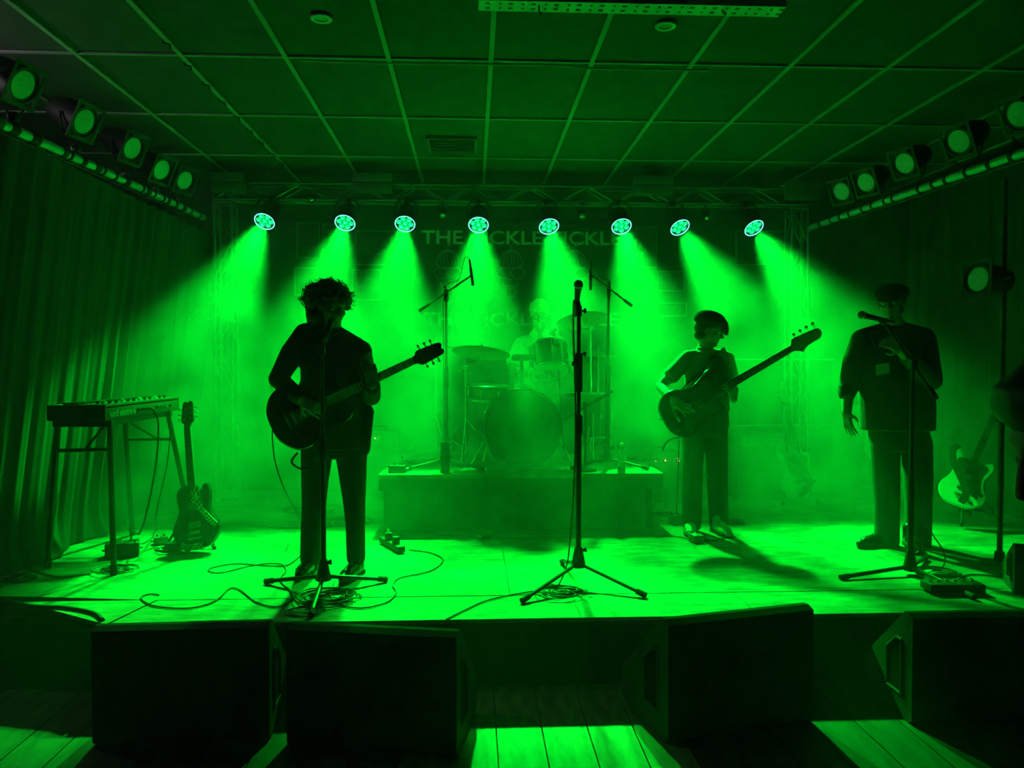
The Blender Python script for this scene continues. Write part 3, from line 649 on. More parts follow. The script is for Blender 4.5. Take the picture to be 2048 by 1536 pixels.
def cymbal(px, py, Y, r, nrm, foot, label, name='cymbal', boom=None):
    c = P(px, py, Y); n = Vector(nrm).normalized(); f = Vector((foot[0], foot[1], RZ)); t = thing(name, label, 'cymbal', f, 'cymbals of the drum kit')
    pr = [(0.006, 0.022), (0.03, 0.02), (0.048, 0.008), (0.055, 0.004), (r * 0.6, -0.006), (r, -0.02), (r, -0.022), (r * .6, -0.008), (0.055, 0.002), (0.046, 0.005), (0.028, 0.017), (0.006, 0.019)]
    MB().lathe(pr, c, n, 44).build('plate', m_brass, t)
    MB().lathe([(0.01, 0.02), (0.014, 0.024), (0.014, 0.045), (0.007, 0.05), (0.006, 0.065)], c, n, 10).build('wing_nut', M['chrome'], t)
    piv = c - n * 0.07
    MB().cyl(c + n * 0.02, piv, 0.006, n=8).build('tilter', M['chrome'], t)
    top = piv if boom is None else Vector(boom)
    if boom is not None:
        dd = (top - piv); MB().cyl(piv, top + dd.normalized() * 0.12, 0.007, n=8).build('boom_arm', M['chrome'], t); MB().rbox(top, (0.035, 0.035, 0.035), 0.006).build('boom_clamp', M['chrome'], t)
    mid = f + (Vector((top.x, top.y, top.z)) - f) * 0.55
    hubz = Vector((f.x, f.y, RZ + 0.28)); tp = Vector((f.x, f.y, top.z))
    MB().cyl((f.x, f.y, RZ + 0.08), (f.x, f.y, (RZ + top.z) / 2 + 0.1), 0.0125, n=10).build('lower_tube', M['chrome'], t)
    MB().cyl((f.x, f.y, (RZ + top.z) / 2 + 0.1), top, 0.009, n=10).build('upper_tube', M['chrome'], t)
    MB().lathe([(0.018, 0), (0.018, 0.05)], (f.x, f.y, (RZ + top.z) / 2 + 0.07), (0, 0, 1), 10).build('height_collar', M['chrome'], t)
    for k in range(3):
        a = k * 2.094 + foot[2]; e = Vector((math.cos(a), math.sin(a), 0))
        lg = MB().tube([hubz + Vector((0, 0, 0.1)), f + e * 0.3 + Vector((0, 0, 0.012))], 0.0075, 6).build('leg', M['chrome'], t)
        MB().ball(f + e * 0.3 + Vector((0, 0, 0.013)), 0.013, 8, 6).build('rubber_foot', M['rubber'], lg)
        MB().cyl((f.x, f.y, RZ + 0.12), hubz * 0.5 + (f + e * 0.3) * 0.5 + Vector((0, 0, 0.05)), 0.005, n=6).build('leg_brace', M['chrome'], t)
    return t
fx = lambda px, Y: P(px, 900, Y).x
cymbal(962, 701, 6.42, 0.235, (0.10, 0.22, 1), (fx(932, 6.62), 6.62, 0.4), 'large crash cymbal tilted up on the left of the drum kit', boom=P(930, 735, 6.6))
cymbal(872, 688, 6.95, 0.19, (0.10, -0.06, 1), (fx(872, 6.95), 6.95, 0.9), 'thin hi-hat cymbal farthest left, seen nearly edge-on', 'hi_hat')
cymbal(1163, 637, 6.62, 0.215, (-0.13, 0.32, 1), (fx(1181, 6.72), 6.72, 0.2), 'bright crash cymbal tilted towards the front, highest on the right', boom=P(1181, 655, 6.7))
cymbal(1196, 708, 7.05, 0.17, (0.0, 0.0, 1), (fx(1196, 7.05), 7.05, 1.2), 'small flat cymbal seen edge-on behind the right overhead stand')
# drum throne
tq = Vector((P(1080, 800, 7.1).x, 7.12, RZ)); t = thing('drum_throne', 'round black drum throne under the seated drummer', 'stool', tq)
MB().lathe([(0.15, 0.40), (0.165, 0.41), (0.165, 0.46), (0.15, 0.475), (0.001, 0.48)], tq, (0, 0, 1), 28).build('seat', M['black'], t)
MB().cyl(tq + Vector((0, 0, .12)), tq + Vector((0, 0, .40)), 0.014, n=10).build('post', M['chrome'], t)
for k in range(3):
    a = k * 2.094 + 0.5; MB().cyl(tq + Vector((0, 0, .26)), tq + Vector((math.cos(a) * .24, math.sin(a) * .24, 0.008)), 0.009, n=8).build('leg', M['chrome'], t)

# ------------------------------------------------------------------ microphones and stands
def tripod(t, base, feet, hub_z, r=0.011):
    base = Vector(base)
    MB().lathe([(0.036, hub_z - 0.045), (0.044, hub_z - 0.04), (0.024, hub_z + 0.06), (0.02, hub_z + 0.075)], base, (0, 0, 1), 14).build('hub', M['stand'], t)
    MB().tube([base + Vector((0.02, -0.01, hub_z + 0.055)), base + Vector((0.045, -0.012, hub_z + 0.06))], [0.006, 0.016], 10).build('locking_knob', M['rubber'], t)
    for f in feet:
        f = Vector((f[0], f[1], base.z + 0.016)); top = base + Vector((0, 0, hub_z - 0.02)); d = (f - top).normalized()
        lg = MB().cyl(top + d * 0.03, f - d * 0.02, r, n=8).build('leg', M['stand'], t)
        MB().tube([f - d * 0.05, f + d * 0.005], [0.0165, 0.0165], 10).build('rubber_foot', M['rubber'], lg)
def vocal_mic(c, d, label):
    """c: centre of grille, d: direction from handle to grille"""
    c, d = Vector(c), Vector(d).normalized(); t = thing('microphone', label, 'microphone', c)
    MB().ball(c, 0.026, 16, 12).build('grille', mat('mic_grille', (0.12, 0.12, 0.12), 0.35, 0.8, bump=0.4, scale=260), t)
    MB().lathe([(0.0262, -0.006), (0.0275, -0.002), (0.0275, 0.002), (0.0262, 0.006)], c - d * 0.004, d, 18).build('grille_band', M['alu'], t)
    MB().lathe([(0.010, -0.185), (0.0115, -0.18), (0.0125, -0.16), (0.018, -0.04), (0.021, -0.024), (0.021, -0.012)], c, d, 18).build('handle', M['black'], t)
    MB().lathe([(0.0095, -0.215), (0.0095, -0.18)], c, d, 12).build('plug', M['stand'], t)
    return t
# centre straight stand
b0 = Vector((P(1157, 1000, 4.5).x, 4.5, 0)); topz = P(1157, 618, 4.5).z
t = thing('microphone_stand', 'straight black tripod microphone stand alone at the centre front', 'microphone stand', b0, 'microphone stands')
tripod(t, b0, [G(1045, 1207), G(1290, 1196), G(1124, 1128)], 0.145)
zc = P(1157, 850, 4.5).z; zc2 = P(1157, 705, 4.5).z
MB().cyl(b0 + Vector((0, 0, 0.2)), b0 + Vector((0, 0, zc)), 0.0165, n=12).build('lower_tube', M['stand'], t)
MB().cyl(b0 + Vector((0, 0, zc)), b0 + Vector((0, 0, topz)), 0.0115, n=12).build('upper_tube', M['stand'], t)
MB().lathe([(0.019, -0.05), (0.0215, -0.045), (0.0215, 0.05), (0.016, 0.06)], b0 + Vector((0, 0, zc)), (0, 0, 1), 14).build('height_clutch', M['rubber'], t)
MB().lathe([(0.019, -0.11), (0.021, -0.1), (0.021, 0.1), (0.017, 0.11)], b0 + Vector((0, 0, P(1157, 745, 4.5).z)), (0, 0, 1), 14).build('grip_sleeve', M['rubber'], t)
for (yy, s) in ((622, 1), (708, 1), (727, -1)):
    q = P(1157, yy, 4.5); MB().tube([(b0.x, 4.5, q.z), (b0.x + s * 0.028, 4.49, q.z)], 0.006, 8).build('thumb_screw', M['stand'], t); MB().ball((b0.x + s * 0.033, 4.49, q.z), (0.009, 0.012, 0.014), 10, 6).build('thumb_knob', M['rubber'], t)
MB().lathe([(0.017, -0.03), (0.017, 0.025), (0.012, 0.03)], b0 + Vector((0, 0, P(1157, 622, 4.5).z)), (0, 0, 1), 12).build('top_collar', M['rubber'], t)
mc = P(1157, 569, 4.47)
MB().tube([b0 + Vector((0, 0, topz - 0.01)), b0 + Vector((0, 0, topz + 0.012)), mc + Vector((0, 0.074, -0.094))], [0.012, 0.014, 0.02], 10).build('clip', M['rubber'], t)
vocal_mic(mc, (0.0, -0.62, 0.78), 'vocal microphone on the lone centre stand, pointing at the audience')
CEN_STAND = b0
# guitarist's stand
b1 = Vector((P(646, 1000, 4.42).x, 4.42, 0))
t = thing('microphone_stand', 'black tripod microphone stand right in front of the guitarist', 'microphone stand', b1, 'microphone stands')
tripod(t, b1, [G(532, 1168), G(772, 1164), G(622, 1236)], 0.11, 0.0125)
zc = P(646, 900, 4.42).z; tz = P(646, 700, 4.42).z
MB().cyl(b1 + Vector((0, 0, .15)), b1 + Vector((0, 0, zc)), 0.0165, n=12).build('lower_tube', M['stand'], t)
MB().cyl(b1 + Vector((0, 0, zc)), b1 + Vector((0, 0, tz)), 0.0115, n=12).build('upper_tube', M['stand'], t)
MB().lathe([(0.019, -0.05), (0.0215, -0.045), (0.0215, 0.05), (0.016, 0.06)], b1 + Vector((0, 0, zc)), (0, 0, 1), 14).build('height_clutch', M['rubber'], t)
MB().rbox(b1 + Vector((0, 0, tz)), (0.035, 0.045, 0.05), 0.008).build('boom_joint', M['stand'], t)
mg = P(664, 640, 4.52); e0 = b1 + Vector((0, 0, tz)); bd = (mg + Vector((0.005, -0.10, -0.06)) - e0)
MB().cyl(e0 - bd * 0.2, e0 + bd, 0.008, n=8).build('boom', M['stand'], t)
MB().tube([e0 + bd * 0.9, e0 + bd], 0.017, 10).build('clip', M['rubber'], t)
vocal_mic(mg, (0.05, 0.80, 0.55), 'vocal microphone at the mouth of the curly-haired guitarist')
# singer's stand
b2 = Vector((P(1822, 1000, 4.62).x, 4.62, 0))
t = thing('microphone_stand', 'black boom microphone stand in front of the singer on the right', 'microphone stand', b2, 'microphone stands')
tripod(t, b2, [G(1682, 1160), G(1948, 1200), G(1852, 1120)], 0.07, 0.0125)
tz = P(1822, 728, 4.62).z; zc = P(1822, 950, 4.62).z
MB().cyl(b2 + Vector((0, 0, .1)), b2 + Vector((0, 0, zc)), 0.0185, n=12).build('lower_tube', M['stand'], t)
MB().cyl(b2 + Vector((0, 0, zc)), b2 + Vector((0, 0, tz)), 0.0125, n=12).build('upper_tube', M['stand'], t)
MB().rbox(b2 + Vector((0, 0, tz)), (0.04, 0.05, 0.06), 0.008).build('boom_joint', M['stand'], t)
ms = P(1724, 630, 4.92); hd = P(1772, 641, 4.92) - ms; e0 = b2 + Vector((0, 0, tz)); bt = ms + hd * 0.95 + Vector((0, 0, -0.02)); en = e0 - (bt - e0) * 0.75
MB().cyl(en, bt, 0.008, n=8).build('boom', M['stand'], t)
MB().cyl(en, en + (e0 - en) * 0.28, 0.017, n=12).build('counterweight', M['rubber'], t)
MB().tube([bt, ms + hd * 0.72], 0.017, 10).build('clip', M['rubber'], t)
vocal_mic(ms, -hd, 'vocal microphone held at the mouth of the singer in the cap')
# overhead drum microphones
def overhead(px, by, tip, tail, mic_top, mic_bot, lab, Y=6.3):
    f = Vector((P(px, 900, Y).x, Y, RZ)); piv = P(px, by, Y); piv.x = f.x
    t = thing('overhead_stand', 'tall boom microphone stand over the drums, ' + lab, 'microphone stand', f, 'overhead drum microphone stands')
    tripod(t, f, [f + Vector((math.cos(a) * .33, math.sin(a) * .33, 0)) for a in (3.5, 5.75, 1.6)], 0.1, 0.009)
    zm = (RZ + piv.z) / 2 + 0.05
    MB().cyl(f + Vector((0, 0, .12)), (f.x, f.y, zm), 0.0155, n=10).build('lower_tube', M['stand'], t)
    MB().cyl((f.x, f.y, zm), piv, 0.0105, n=10).build('upper_tube', M['stand'], t)
    MB().lathe([(0.016, -0.1), (0.0185, -0.09), (0.0185, 0.04), (0.013, 0.06)], (f.x, f.y, zm), (0, 0, 1), 12).build('height_clutch', M['rubber'], t)
    MB().lathe([(0.014, -0.07), (0.021, -0.05), (0.022, 0.0), (0.012, 0.03)], piv, (0, 0, 1), 12).build('boom_joint', M['stand'], t)
    MB().ball(piv + Vector((-0.01 if px < 1000 else 0.006, -0.01, 0.045)), 0.012, 8, 6).build('joint_knob', M['rubber'], t)
    a, b = P(*tip, Y - 0.02), P(*tail, Y - 0.02)
    MB().cyl(a, b, 0.007, n=8).build('boom', M['stand'], t)
    MB().cyl(b, b + (a - b) * 0.2, 0.0125, n=10).build('counterweight', M['rubber'], t)
    mt, mb_ = P(*mic_top, Y - 0.03), P(*mic_bot, Y - 0.03); d = (mb_ - mt)
    MB().cyl(a, mt + d * 0.55, 0.010, n=8).build('clip', M['rubber'], t)
    m = thing('condenser_microphone', 'slim pencil microphone pointing down from the overhead stand, ' + lab, 'microphone', mb_, 'pencil microphones over the drums')
    MB().cyl(mt + d * 0.3, mb_, 0.0115, n=12).build('body', M['black'], m); MB().cyl(mt, mt + d * 0.3, 0.0085, n=12).build('plug', M['stand'], m)
    MB().tube(spline([mt, mt - d * 0.06 + Vector((-0.012 if px < 1000 else .012, 0, 0)), mt - d * 0.02 + Vector((-0.04 if px < 1000 else .03, 0, 0)), (a + piv) / 2 + Vector((0, 0, 0.04)), piv + Vector((-0.01 if px < 1000 else .01, -0.02, 0.02)), (f.x - 0.02, f.y - 0.02, zm + 0.2), (f.x - 0.018, f.y - 0.02, RZ + 0.2)], 6), 0.003, 6).build('lead', M['cable'], m)
overhead(893, 586, (943, 551), (838, 622), (939, 519), (946, 571), 'left of the drummer')
overhead(1216, 578, (1186, 552), (1264, 612), (1181, 524), (1181, 580), 'right of the drummer')
# low boom aimed at the bass drum
f = Vector((P(1150, 900, 6.14).x + 0.08, 6.14, RZ)); pv = P(1182, 808, 6.15)
t = thing('boom_stand', 'short boom stand reaching down to the bass drum', 'microphone stand', f)
MB().lathe([(0.09, 0), (0.09, 0.015), (0.02, 0.03)], f, (0, 0, 1), 18).build('base', M['stand'], t)
MB().cyl(f + Vector((0, 0, .02)), (f.x, f.y, pv.z), 0.01, n=10).build('tube', M['stand'], t)
MB().cyl(P(1124, 842, 6.15), P(1224, 783, 6.15), 0.008, n=8).build('boom', M['stand'], t)
MB().cyl(P(1188, 804, 6.15), P(1225, 782, 6.15), 0.0125, n=10).build('counterweight', M['rubber'], t)
MB().rbox((f.x, 6.145, P(1180, 810, 6.145).z), (0.03, 0.03, 0.045), 0.006).build('boom_joint', M['stand'], t)

# ------------------------------------------------------------------ keyboard and its stand
kx0, kx1, ky0, ky1, kz0, kz1 = -2.47, -2.14, 4.78, 5.92, 0.925, 1.018
t = thing('keyboard', 'stage keyboard turned side-on, its lettered back panel facing the band', 'keyboard', ((kx0 + kx1) / 2, (ky0 + ky1) / 2, kz0))
m_red = mat('keyboard_body', (0.20, 0.045, 0.035), 0.45)
MB().rbox(((kx0 + kx1) / 2, (ky0 + ky1) / 2, (kz0 + kz1) / 2 - 0.012), (kx1 - kx0, ky1 - ky0, kz1 - kz0 - 0.02), 0.004).build('body', m_red, t)
MB().box(((kx0 + kx1) / 2, ky0 - 0.008, (kz0 + kz1) / 2), (kx1 - kx0, 0.016, kz1 - kz0 - 0.004)).build('end_cheek', mat('dark_wood', (0.03, 0.02, 0.015), 0.5), t)
MB().box(((kx0 + kx1) / 2, ky1 + 0.008, (kz0 + kz1) / 2), (kx1 - kx0, 0.016, kz1 - kz0 - 0.004)).build('end_cheek', mat('dark_wood', (0.03, 0.02, 0.015), 0.5), t)
MB().box((kx1 - 0.085, (ky0 + ky1) / 2, kz1 - 0.006), (0.17, ky1 - ky0 - 0.004, 0.012)).build('control_panel', mat('panel_red', (0.45, 0.1, 0.08), 0.35), t)
for k in range(43):      # white keys
    y = ky0 + 0.06 + 0.0238 * k; MB().box((kx0 + 0.072, y, kz1 - 0.012), (0.14, 0.0225, 0.018)).build('white_key', M['white'], t, smooth=False)
    if k % 7 in (0, 1, 3, 4, 5): MB().box((kx0 + 0.095, y + 0.0119, kz1 + 0.001), (0.09, 0.012, 0.012)).build('black_key', M['black'], t, smooth=False)
for k in range(24):
    y = ky0 + 0.07 + 0.043 * k; MB().lathe([(0.009, 0), (0.0085, 0.016), (0.001, 0.017)], (kx1 - 0.05 - 0.05 * (k % 2), y, kz1), (0, 0, 1), 10).build('knob', M['black'] if k % 3 else M['white'], t)
tx = text_mb('nord electro 6', 0.062, (kx1 + 0.0035, ky0 + 0.03, kz0 + 0.018), (0, 1, 0), (0, 0, 1), (1, 0, 0), 0.0012, sx=1.0)
for il in islands(tx): il.build('letter', mat('pale_lettering', (0.65, 0.65, 0.6), 0.5), t, smooth=False)
for k, y in enumerate((5.22, 5.3, 5.38, 5.52, 5.6, 5.68, 5.76)):
    MB().lathe([(0.011, 0), (0.011, 0.012), (0.006, 0.012), (0.005, 0.004)], (kx1 - 0.002, y, kz0 + 0.04), (1, 0, 0), 12).build('jack_socket', M['chrome'] if k in (2, 4, 5) else M['black'], t)
t = thing('keyboard_stand', 'black tubular keyboard stand with splayed legs and cross rails', 'keyboard stand', (-2.3, 5.35, 0))
def leg(a, b, c=None):
    a, b = Vector(a), Vector(b); l = MB().cyl(a, b + (a - b).normalized() * 0.02, 0.017, n=10).build('leg', M['stand'], t); MB().cyl(b + (a - b).normalized() * 0.06, b, 0.021, n=10).build('rubber_foot', M['rubber'], l)
zt_ = kz0 - 0.025
nr, nl = Vector((kx1 - 0.02, 4.87, zt_)), Vector((kx0 + 0.01, 4.87, zt_))
fr, fl = Vector((kx1 - 0.02, 5.78, zt_)), Vector((kx0 + 0.01, 5.78, zt_))
gr, gl_ = G(228, 1150), G(95, 1136); hr, hl = Vector((-2.06, 5.98, 0)), Vector((-2.5, 5.98, 0))
for a, b in ((nr, gr), (nl, gl_), (fr, hr), (fl, hl)): leg(a, b)
for a, b in ((nr, nl), (fr, fl)): MB().box((a + b) / 2 + Vector((0, 0, 0.004)), (abs(a.x - b.x) + 0.04, 0.05, 0.04)).build('top_bar', M['stand'], t)
for x in (kx0 + 0.03, kx1 - 0.03): MB().box((x, 5.325, zt_ + 0.004), (0.03, 0.86, 0.03)).build('side_rail', M['stand'], t)
lerp = lambda a, b, q: Vector(a) + (Vector(b) - Vector(a)) * q
MB().cyl(lerp(nr, gr, 0.17), lerp(nl, gl_, 0.18), 0.011, n=8).build('cross_rail', M['stand'], t)
MB().cyl(lerp(fr, hr, 0.2), lerp(fl, hl, 0.2), 0.011, n=8).build('cross_rail', M['stand'], t)
MB().cyl(lerp(nl, gl_, 0.17) + Vector((0.17, 0, 0)), Vector((kx0 + 0.2, 5.1, zt_)), 0.008, n=8).build('brace', M['stand'], t)
MB().cyl(lerp(fl, hl, 0.2) + Vector((0.22, 0, 0)), Vector((kx0 + 0.1, 5.5, zt_)), 0.008, n=8).build('brace', M['stand'], t)

# ------------------------------------------------------------------ wedge monitors in front of the stage
m_cab = mat('textured_black_cabinet', (0.045, 0.045, 0.047), 0.65, bump=0.3, scale=120)
def wedge(c, yaw, w_, d_, h, label, z=HALL_Z, group='monitor wedges on the hall floor'):
    """audience side at local y=0, baffle slopes down towards the stage (+y)"""
    Mx = Matrix.Translation((c[0], c[1], z)) @ Matrix.Rotation(yaw, 4, 'Z'); t = thing('monitor_wedge', label, 'speaker', (c[0], c[1], z), group)
    prof = [(0, 0.02), (0.03, 0), (d_ * 0.8, 0), (d_, 0.05), (d_, h * 0.36), (d_ * 0.15, h), (d_ * 0.08, h), (0.0, h * 0.97)]
    mb = MB(); mb.M = Mx; mb.prism(prof, (-w_ / 2, 0, 0), (0, 1, 0), (0, 0, 1), (1, 0, 0), w_); mb.build('cabinet', m_cab, t, smooth=False)
    a, b = Vector((0, d_ - 0.004, h * 0.37)), Vector((0, d_ * 0.155, h - 0.003)); e = (b - a); nn = Vector((0, e.z, -e.y)).normalized()
    mb = MB(); mb.M = Mx; ex = Vector((1, 0, 0)); mb.prism([(-w_ / 2 + .03, 0.02), (w_ / 2 - .03, 0.02), (w_ / 2 - .03, e.length - .02), (-w_ / 2 + .03, e.length - .02)], a, ex, e.normalized(), nn, 0.008)
    mb.build('grille', mat('speaker_grille', (0.03, 0.03, 0.03), 0.5, 0.5, bump=0.5, scale=200), t, smooth=False)
    for s in (-1, 1):       # side handles: raised rim, flat near-black sheet painting the shade of a recess
        hm_ = MB(); hm_.M = Mx; o = Vector((s * (w_ / 2 + 0.001), d_ * 0.2, h * 0.22))
        rim = [(0, 0), (d_ * 0.30, 0), (d_ * 0.30, h * 0.36), (d_ * 0.10, h * 0.5), (0, h * 0.5)]
        for k in range(5):
            p, q = rim[k], rim[(k + 1) % 5]; hm_.cyl(o + Vector((0, p[0], p[1])), o + Vector((0, q[0], q[1])), 0.008, n=6)
        hd_ = hm_.build('side_handle', m_cab, t)
        hm_ = MB(); hm_.M = Mx; hm_.prism(rim, o - Vector((0.0005 * s, 0, 0)), (0, 1, 0), (0, 0, 1), (s, 0, 0), 0.0015); hm_.build('slot_shade', mat('recess_shade', (0.006, 0.006, 0.006), 0.9, spec=0.1), hd_, smooth=False)
    for (x, y) in ((-w_ / 2 + .06, .08), (w_ / 2 - .06, .08), (-w_ / 2 + .06, d_ * .75), (w_ / 2 - .06, d_ * .75)): pass
    return t
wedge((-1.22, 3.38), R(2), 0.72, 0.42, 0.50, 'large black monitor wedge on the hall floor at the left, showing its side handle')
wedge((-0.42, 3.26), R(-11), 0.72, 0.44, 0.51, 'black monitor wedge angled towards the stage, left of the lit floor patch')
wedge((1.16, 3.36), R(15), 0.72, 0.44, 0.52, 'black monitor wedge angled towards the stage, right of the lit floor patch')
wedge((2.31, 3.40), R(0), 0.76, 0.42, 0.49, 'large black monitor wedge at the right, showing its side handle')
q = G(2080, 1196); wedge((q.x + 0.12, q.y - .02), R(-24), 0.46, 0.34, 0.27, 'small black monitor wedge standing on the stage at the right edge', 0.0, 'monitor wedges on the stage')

# ------------------------------------------------------------------ amplifiers and cabinets at the back
def amp(x0, x1, y_top, y_bot, Y, dep, label, leds=(), name='amplifier'):
    a, b = P(x0, y_top, Y), P(x1, y_bot, Y); w_ = b.x - a.x; h = a.z; cx = (a.x + b.x) / 2
    t = thing(name, label, 'amplifier', (cx, Y + dep / 2, 0))
    MB().rbox((cx, Y + dep / 2 + 0.01, h / 2), (w_, dep, h), 0.012).build('cabinet', m_cab, t)
    MB().box((cx, Y + 0.006, h * 0.42), (w_ - 0.05, 0.012, h * 0.68)).build('grille_cloth', mat('grille_cloth', (0.05, 0.05, 0.05), 0.9, bump=0.4, scale=300), t, smooth=False)
    MB().box((cx, Y + 0.006, h * 0.88), (w_ - 0.05, 0.012, h * 0.13)).build('control_panel', mat('amp_panel', (0.1, 0.1, 0.1), 0.4), t, smooth=False)
    for k in range(5): MB().lathe([(0.012, 0), (0.011, 0.016), (0.001, 0.017)], (cx - w_ * 0.3 + w_ * 0.15 * k, Y, h * 0.88), (0, -1, 0), 10).build('knob', M['black'], t)
    MB().tube([(cx - 0.1, Y + dep / 2, h), (cx - 0.08, Y + dep / 2, h + 0.03), (cx + 0.08, Y + dep / 2, h + 0.03), (cx + 0.1, Y + dep / 2, h)], 0.009, 8).build('carry_handle', M['rubber'], t)
    for (lx, ly, col) in leds: MB().ball(P(lx, ly, Y - 0.012), 0.006, 8, 6).build('indicator_lamp', mat('amp_lamp_%d' % int(col[2] * 10), (0.5, 0.5, 0.5), 0.4, emit=col, estr=4.0), t)
    for sx in (-1, 1):
        for sy in (0.06, dep - 0.06): pass
    return t
amp(1300, 1366, 905, 1002, 7.1, 0.3, 'low combo amplifier with small glowing lamps right of the riser', ((1312, 921, (1, .6, .3)), (1331, 921, (1, .7, .35)), (1354, 917, (1, .75, .5)), (1357, 922, (1, .75, .5))))
amp(1478, 1572, 868, 1006, 7.25, 0.34, 'black bass amplifier standing behind the bassist')
amp(700, 798, 862, 1010, 7.4, 0.3, 'black guitar amplifier hazy behind the guitarist', ((750, 817 + 60, (1, .7, .4)),))
a, b = P(1466, 718, 7.75), P(1664, 1000, 7.75)
t = thing('equipment_cabinet', 'tall wide equipment cabinet with a riveted bright top edge, hazy at the back right', 'cabinet', ((a.x + b.x) / 2, 7.9, 0))
MB().box(((a.x + b.x) / 2, 7.9, a.z / 2), (b.x - a.x, 0.28, a.z)).build('body', m_cab, t, smooth=False)
MB().box(((a.x + b.x) / 2, 7.755, a.z - 0.005), (b.x - a.x, 0.02, 0.014)).build('top_edge', M['alu'], t)
MB().box(((a.x + b.x) / 2, 7.755, a.z * 0.5), (b.x - a.x, 0.015, 0.014)).build('middle_edge', M['alu'], t)
for k in range(12): MB().ball((a.x + (b.x - a.x) * (0.06 + 0.08 * k), 7.75, a.z - 0.045), 0.007, 8, 6).build('rivet', M['chrome'], t)

# ------------------------------------------------------------------ guitars
LP = [(-.44, 0), (-.425, .09), (-.365, .15), (-.29, .163), (-.22, .128), (-.16, .108), (-.1, .118), (-.05, .118), (-.012, .09), (0, .03), (-.055, -.03), (-.04, -.06), (-.006, -.088), (-.03, -.114), (-.09, -.12), (-.16, -.108), (-.22, -.128), (-.29, -.163), (-.365, -.15), (-.425, -.09)]
ES = [(-.47, 0), (-.455, .1), (-.39, .175), (-.3, .19), (-.22, .15), (-.16, .13), (-.1, .142), (-.04, .145), (.0, .11), (-.02, .06), (-.03, .03), (-.03, -.03), (-.02, -.06), (0, -.11), (-.04, -.145), (-.1, -.142), (-.16, -.13), (-.22, -.15), (-.3, -.19), (-.39, -.175), (-.455, -.1)]
ST = [(-.40, 0), (-.39, .09), (-.33, .15), (-.26, .158), (-.19, .125), (-.13, .115), (-.06, .135), (.0, .155), (.055, .145), (.065, .122), (.02, .09), (-.012, .055), (-.015, .03), (-.015, -.03), (-.02, -.06), (0, -.1), (.005, -.122), (-.03, -.142), (-.08, -.135), (-.14, -.115), (-.2, -.125), (-.27, -.165), (-.34, -.15), (-.39, -.08)]
HS33 = [(0, -.021), (.02, -.026), (.035, -.042), (.06, -.044), (.15, -.038), (.175, -.034), (.188, -.018), (.178, 0), (.188, .018), (.175, .034), (.15, .038), (.06, .044), (.035, .042), (.02, .026), (0, .021)]
HS6 = [(0, -.02), (.03, -.036), (.045, -.05), (.06, -.04), (.09, -.032), (.13, -.03), (.165, -.03), (.19, -.012), (.188, .015), (.165, .03), (.03, .046), (.012, .034), (0, .02)]
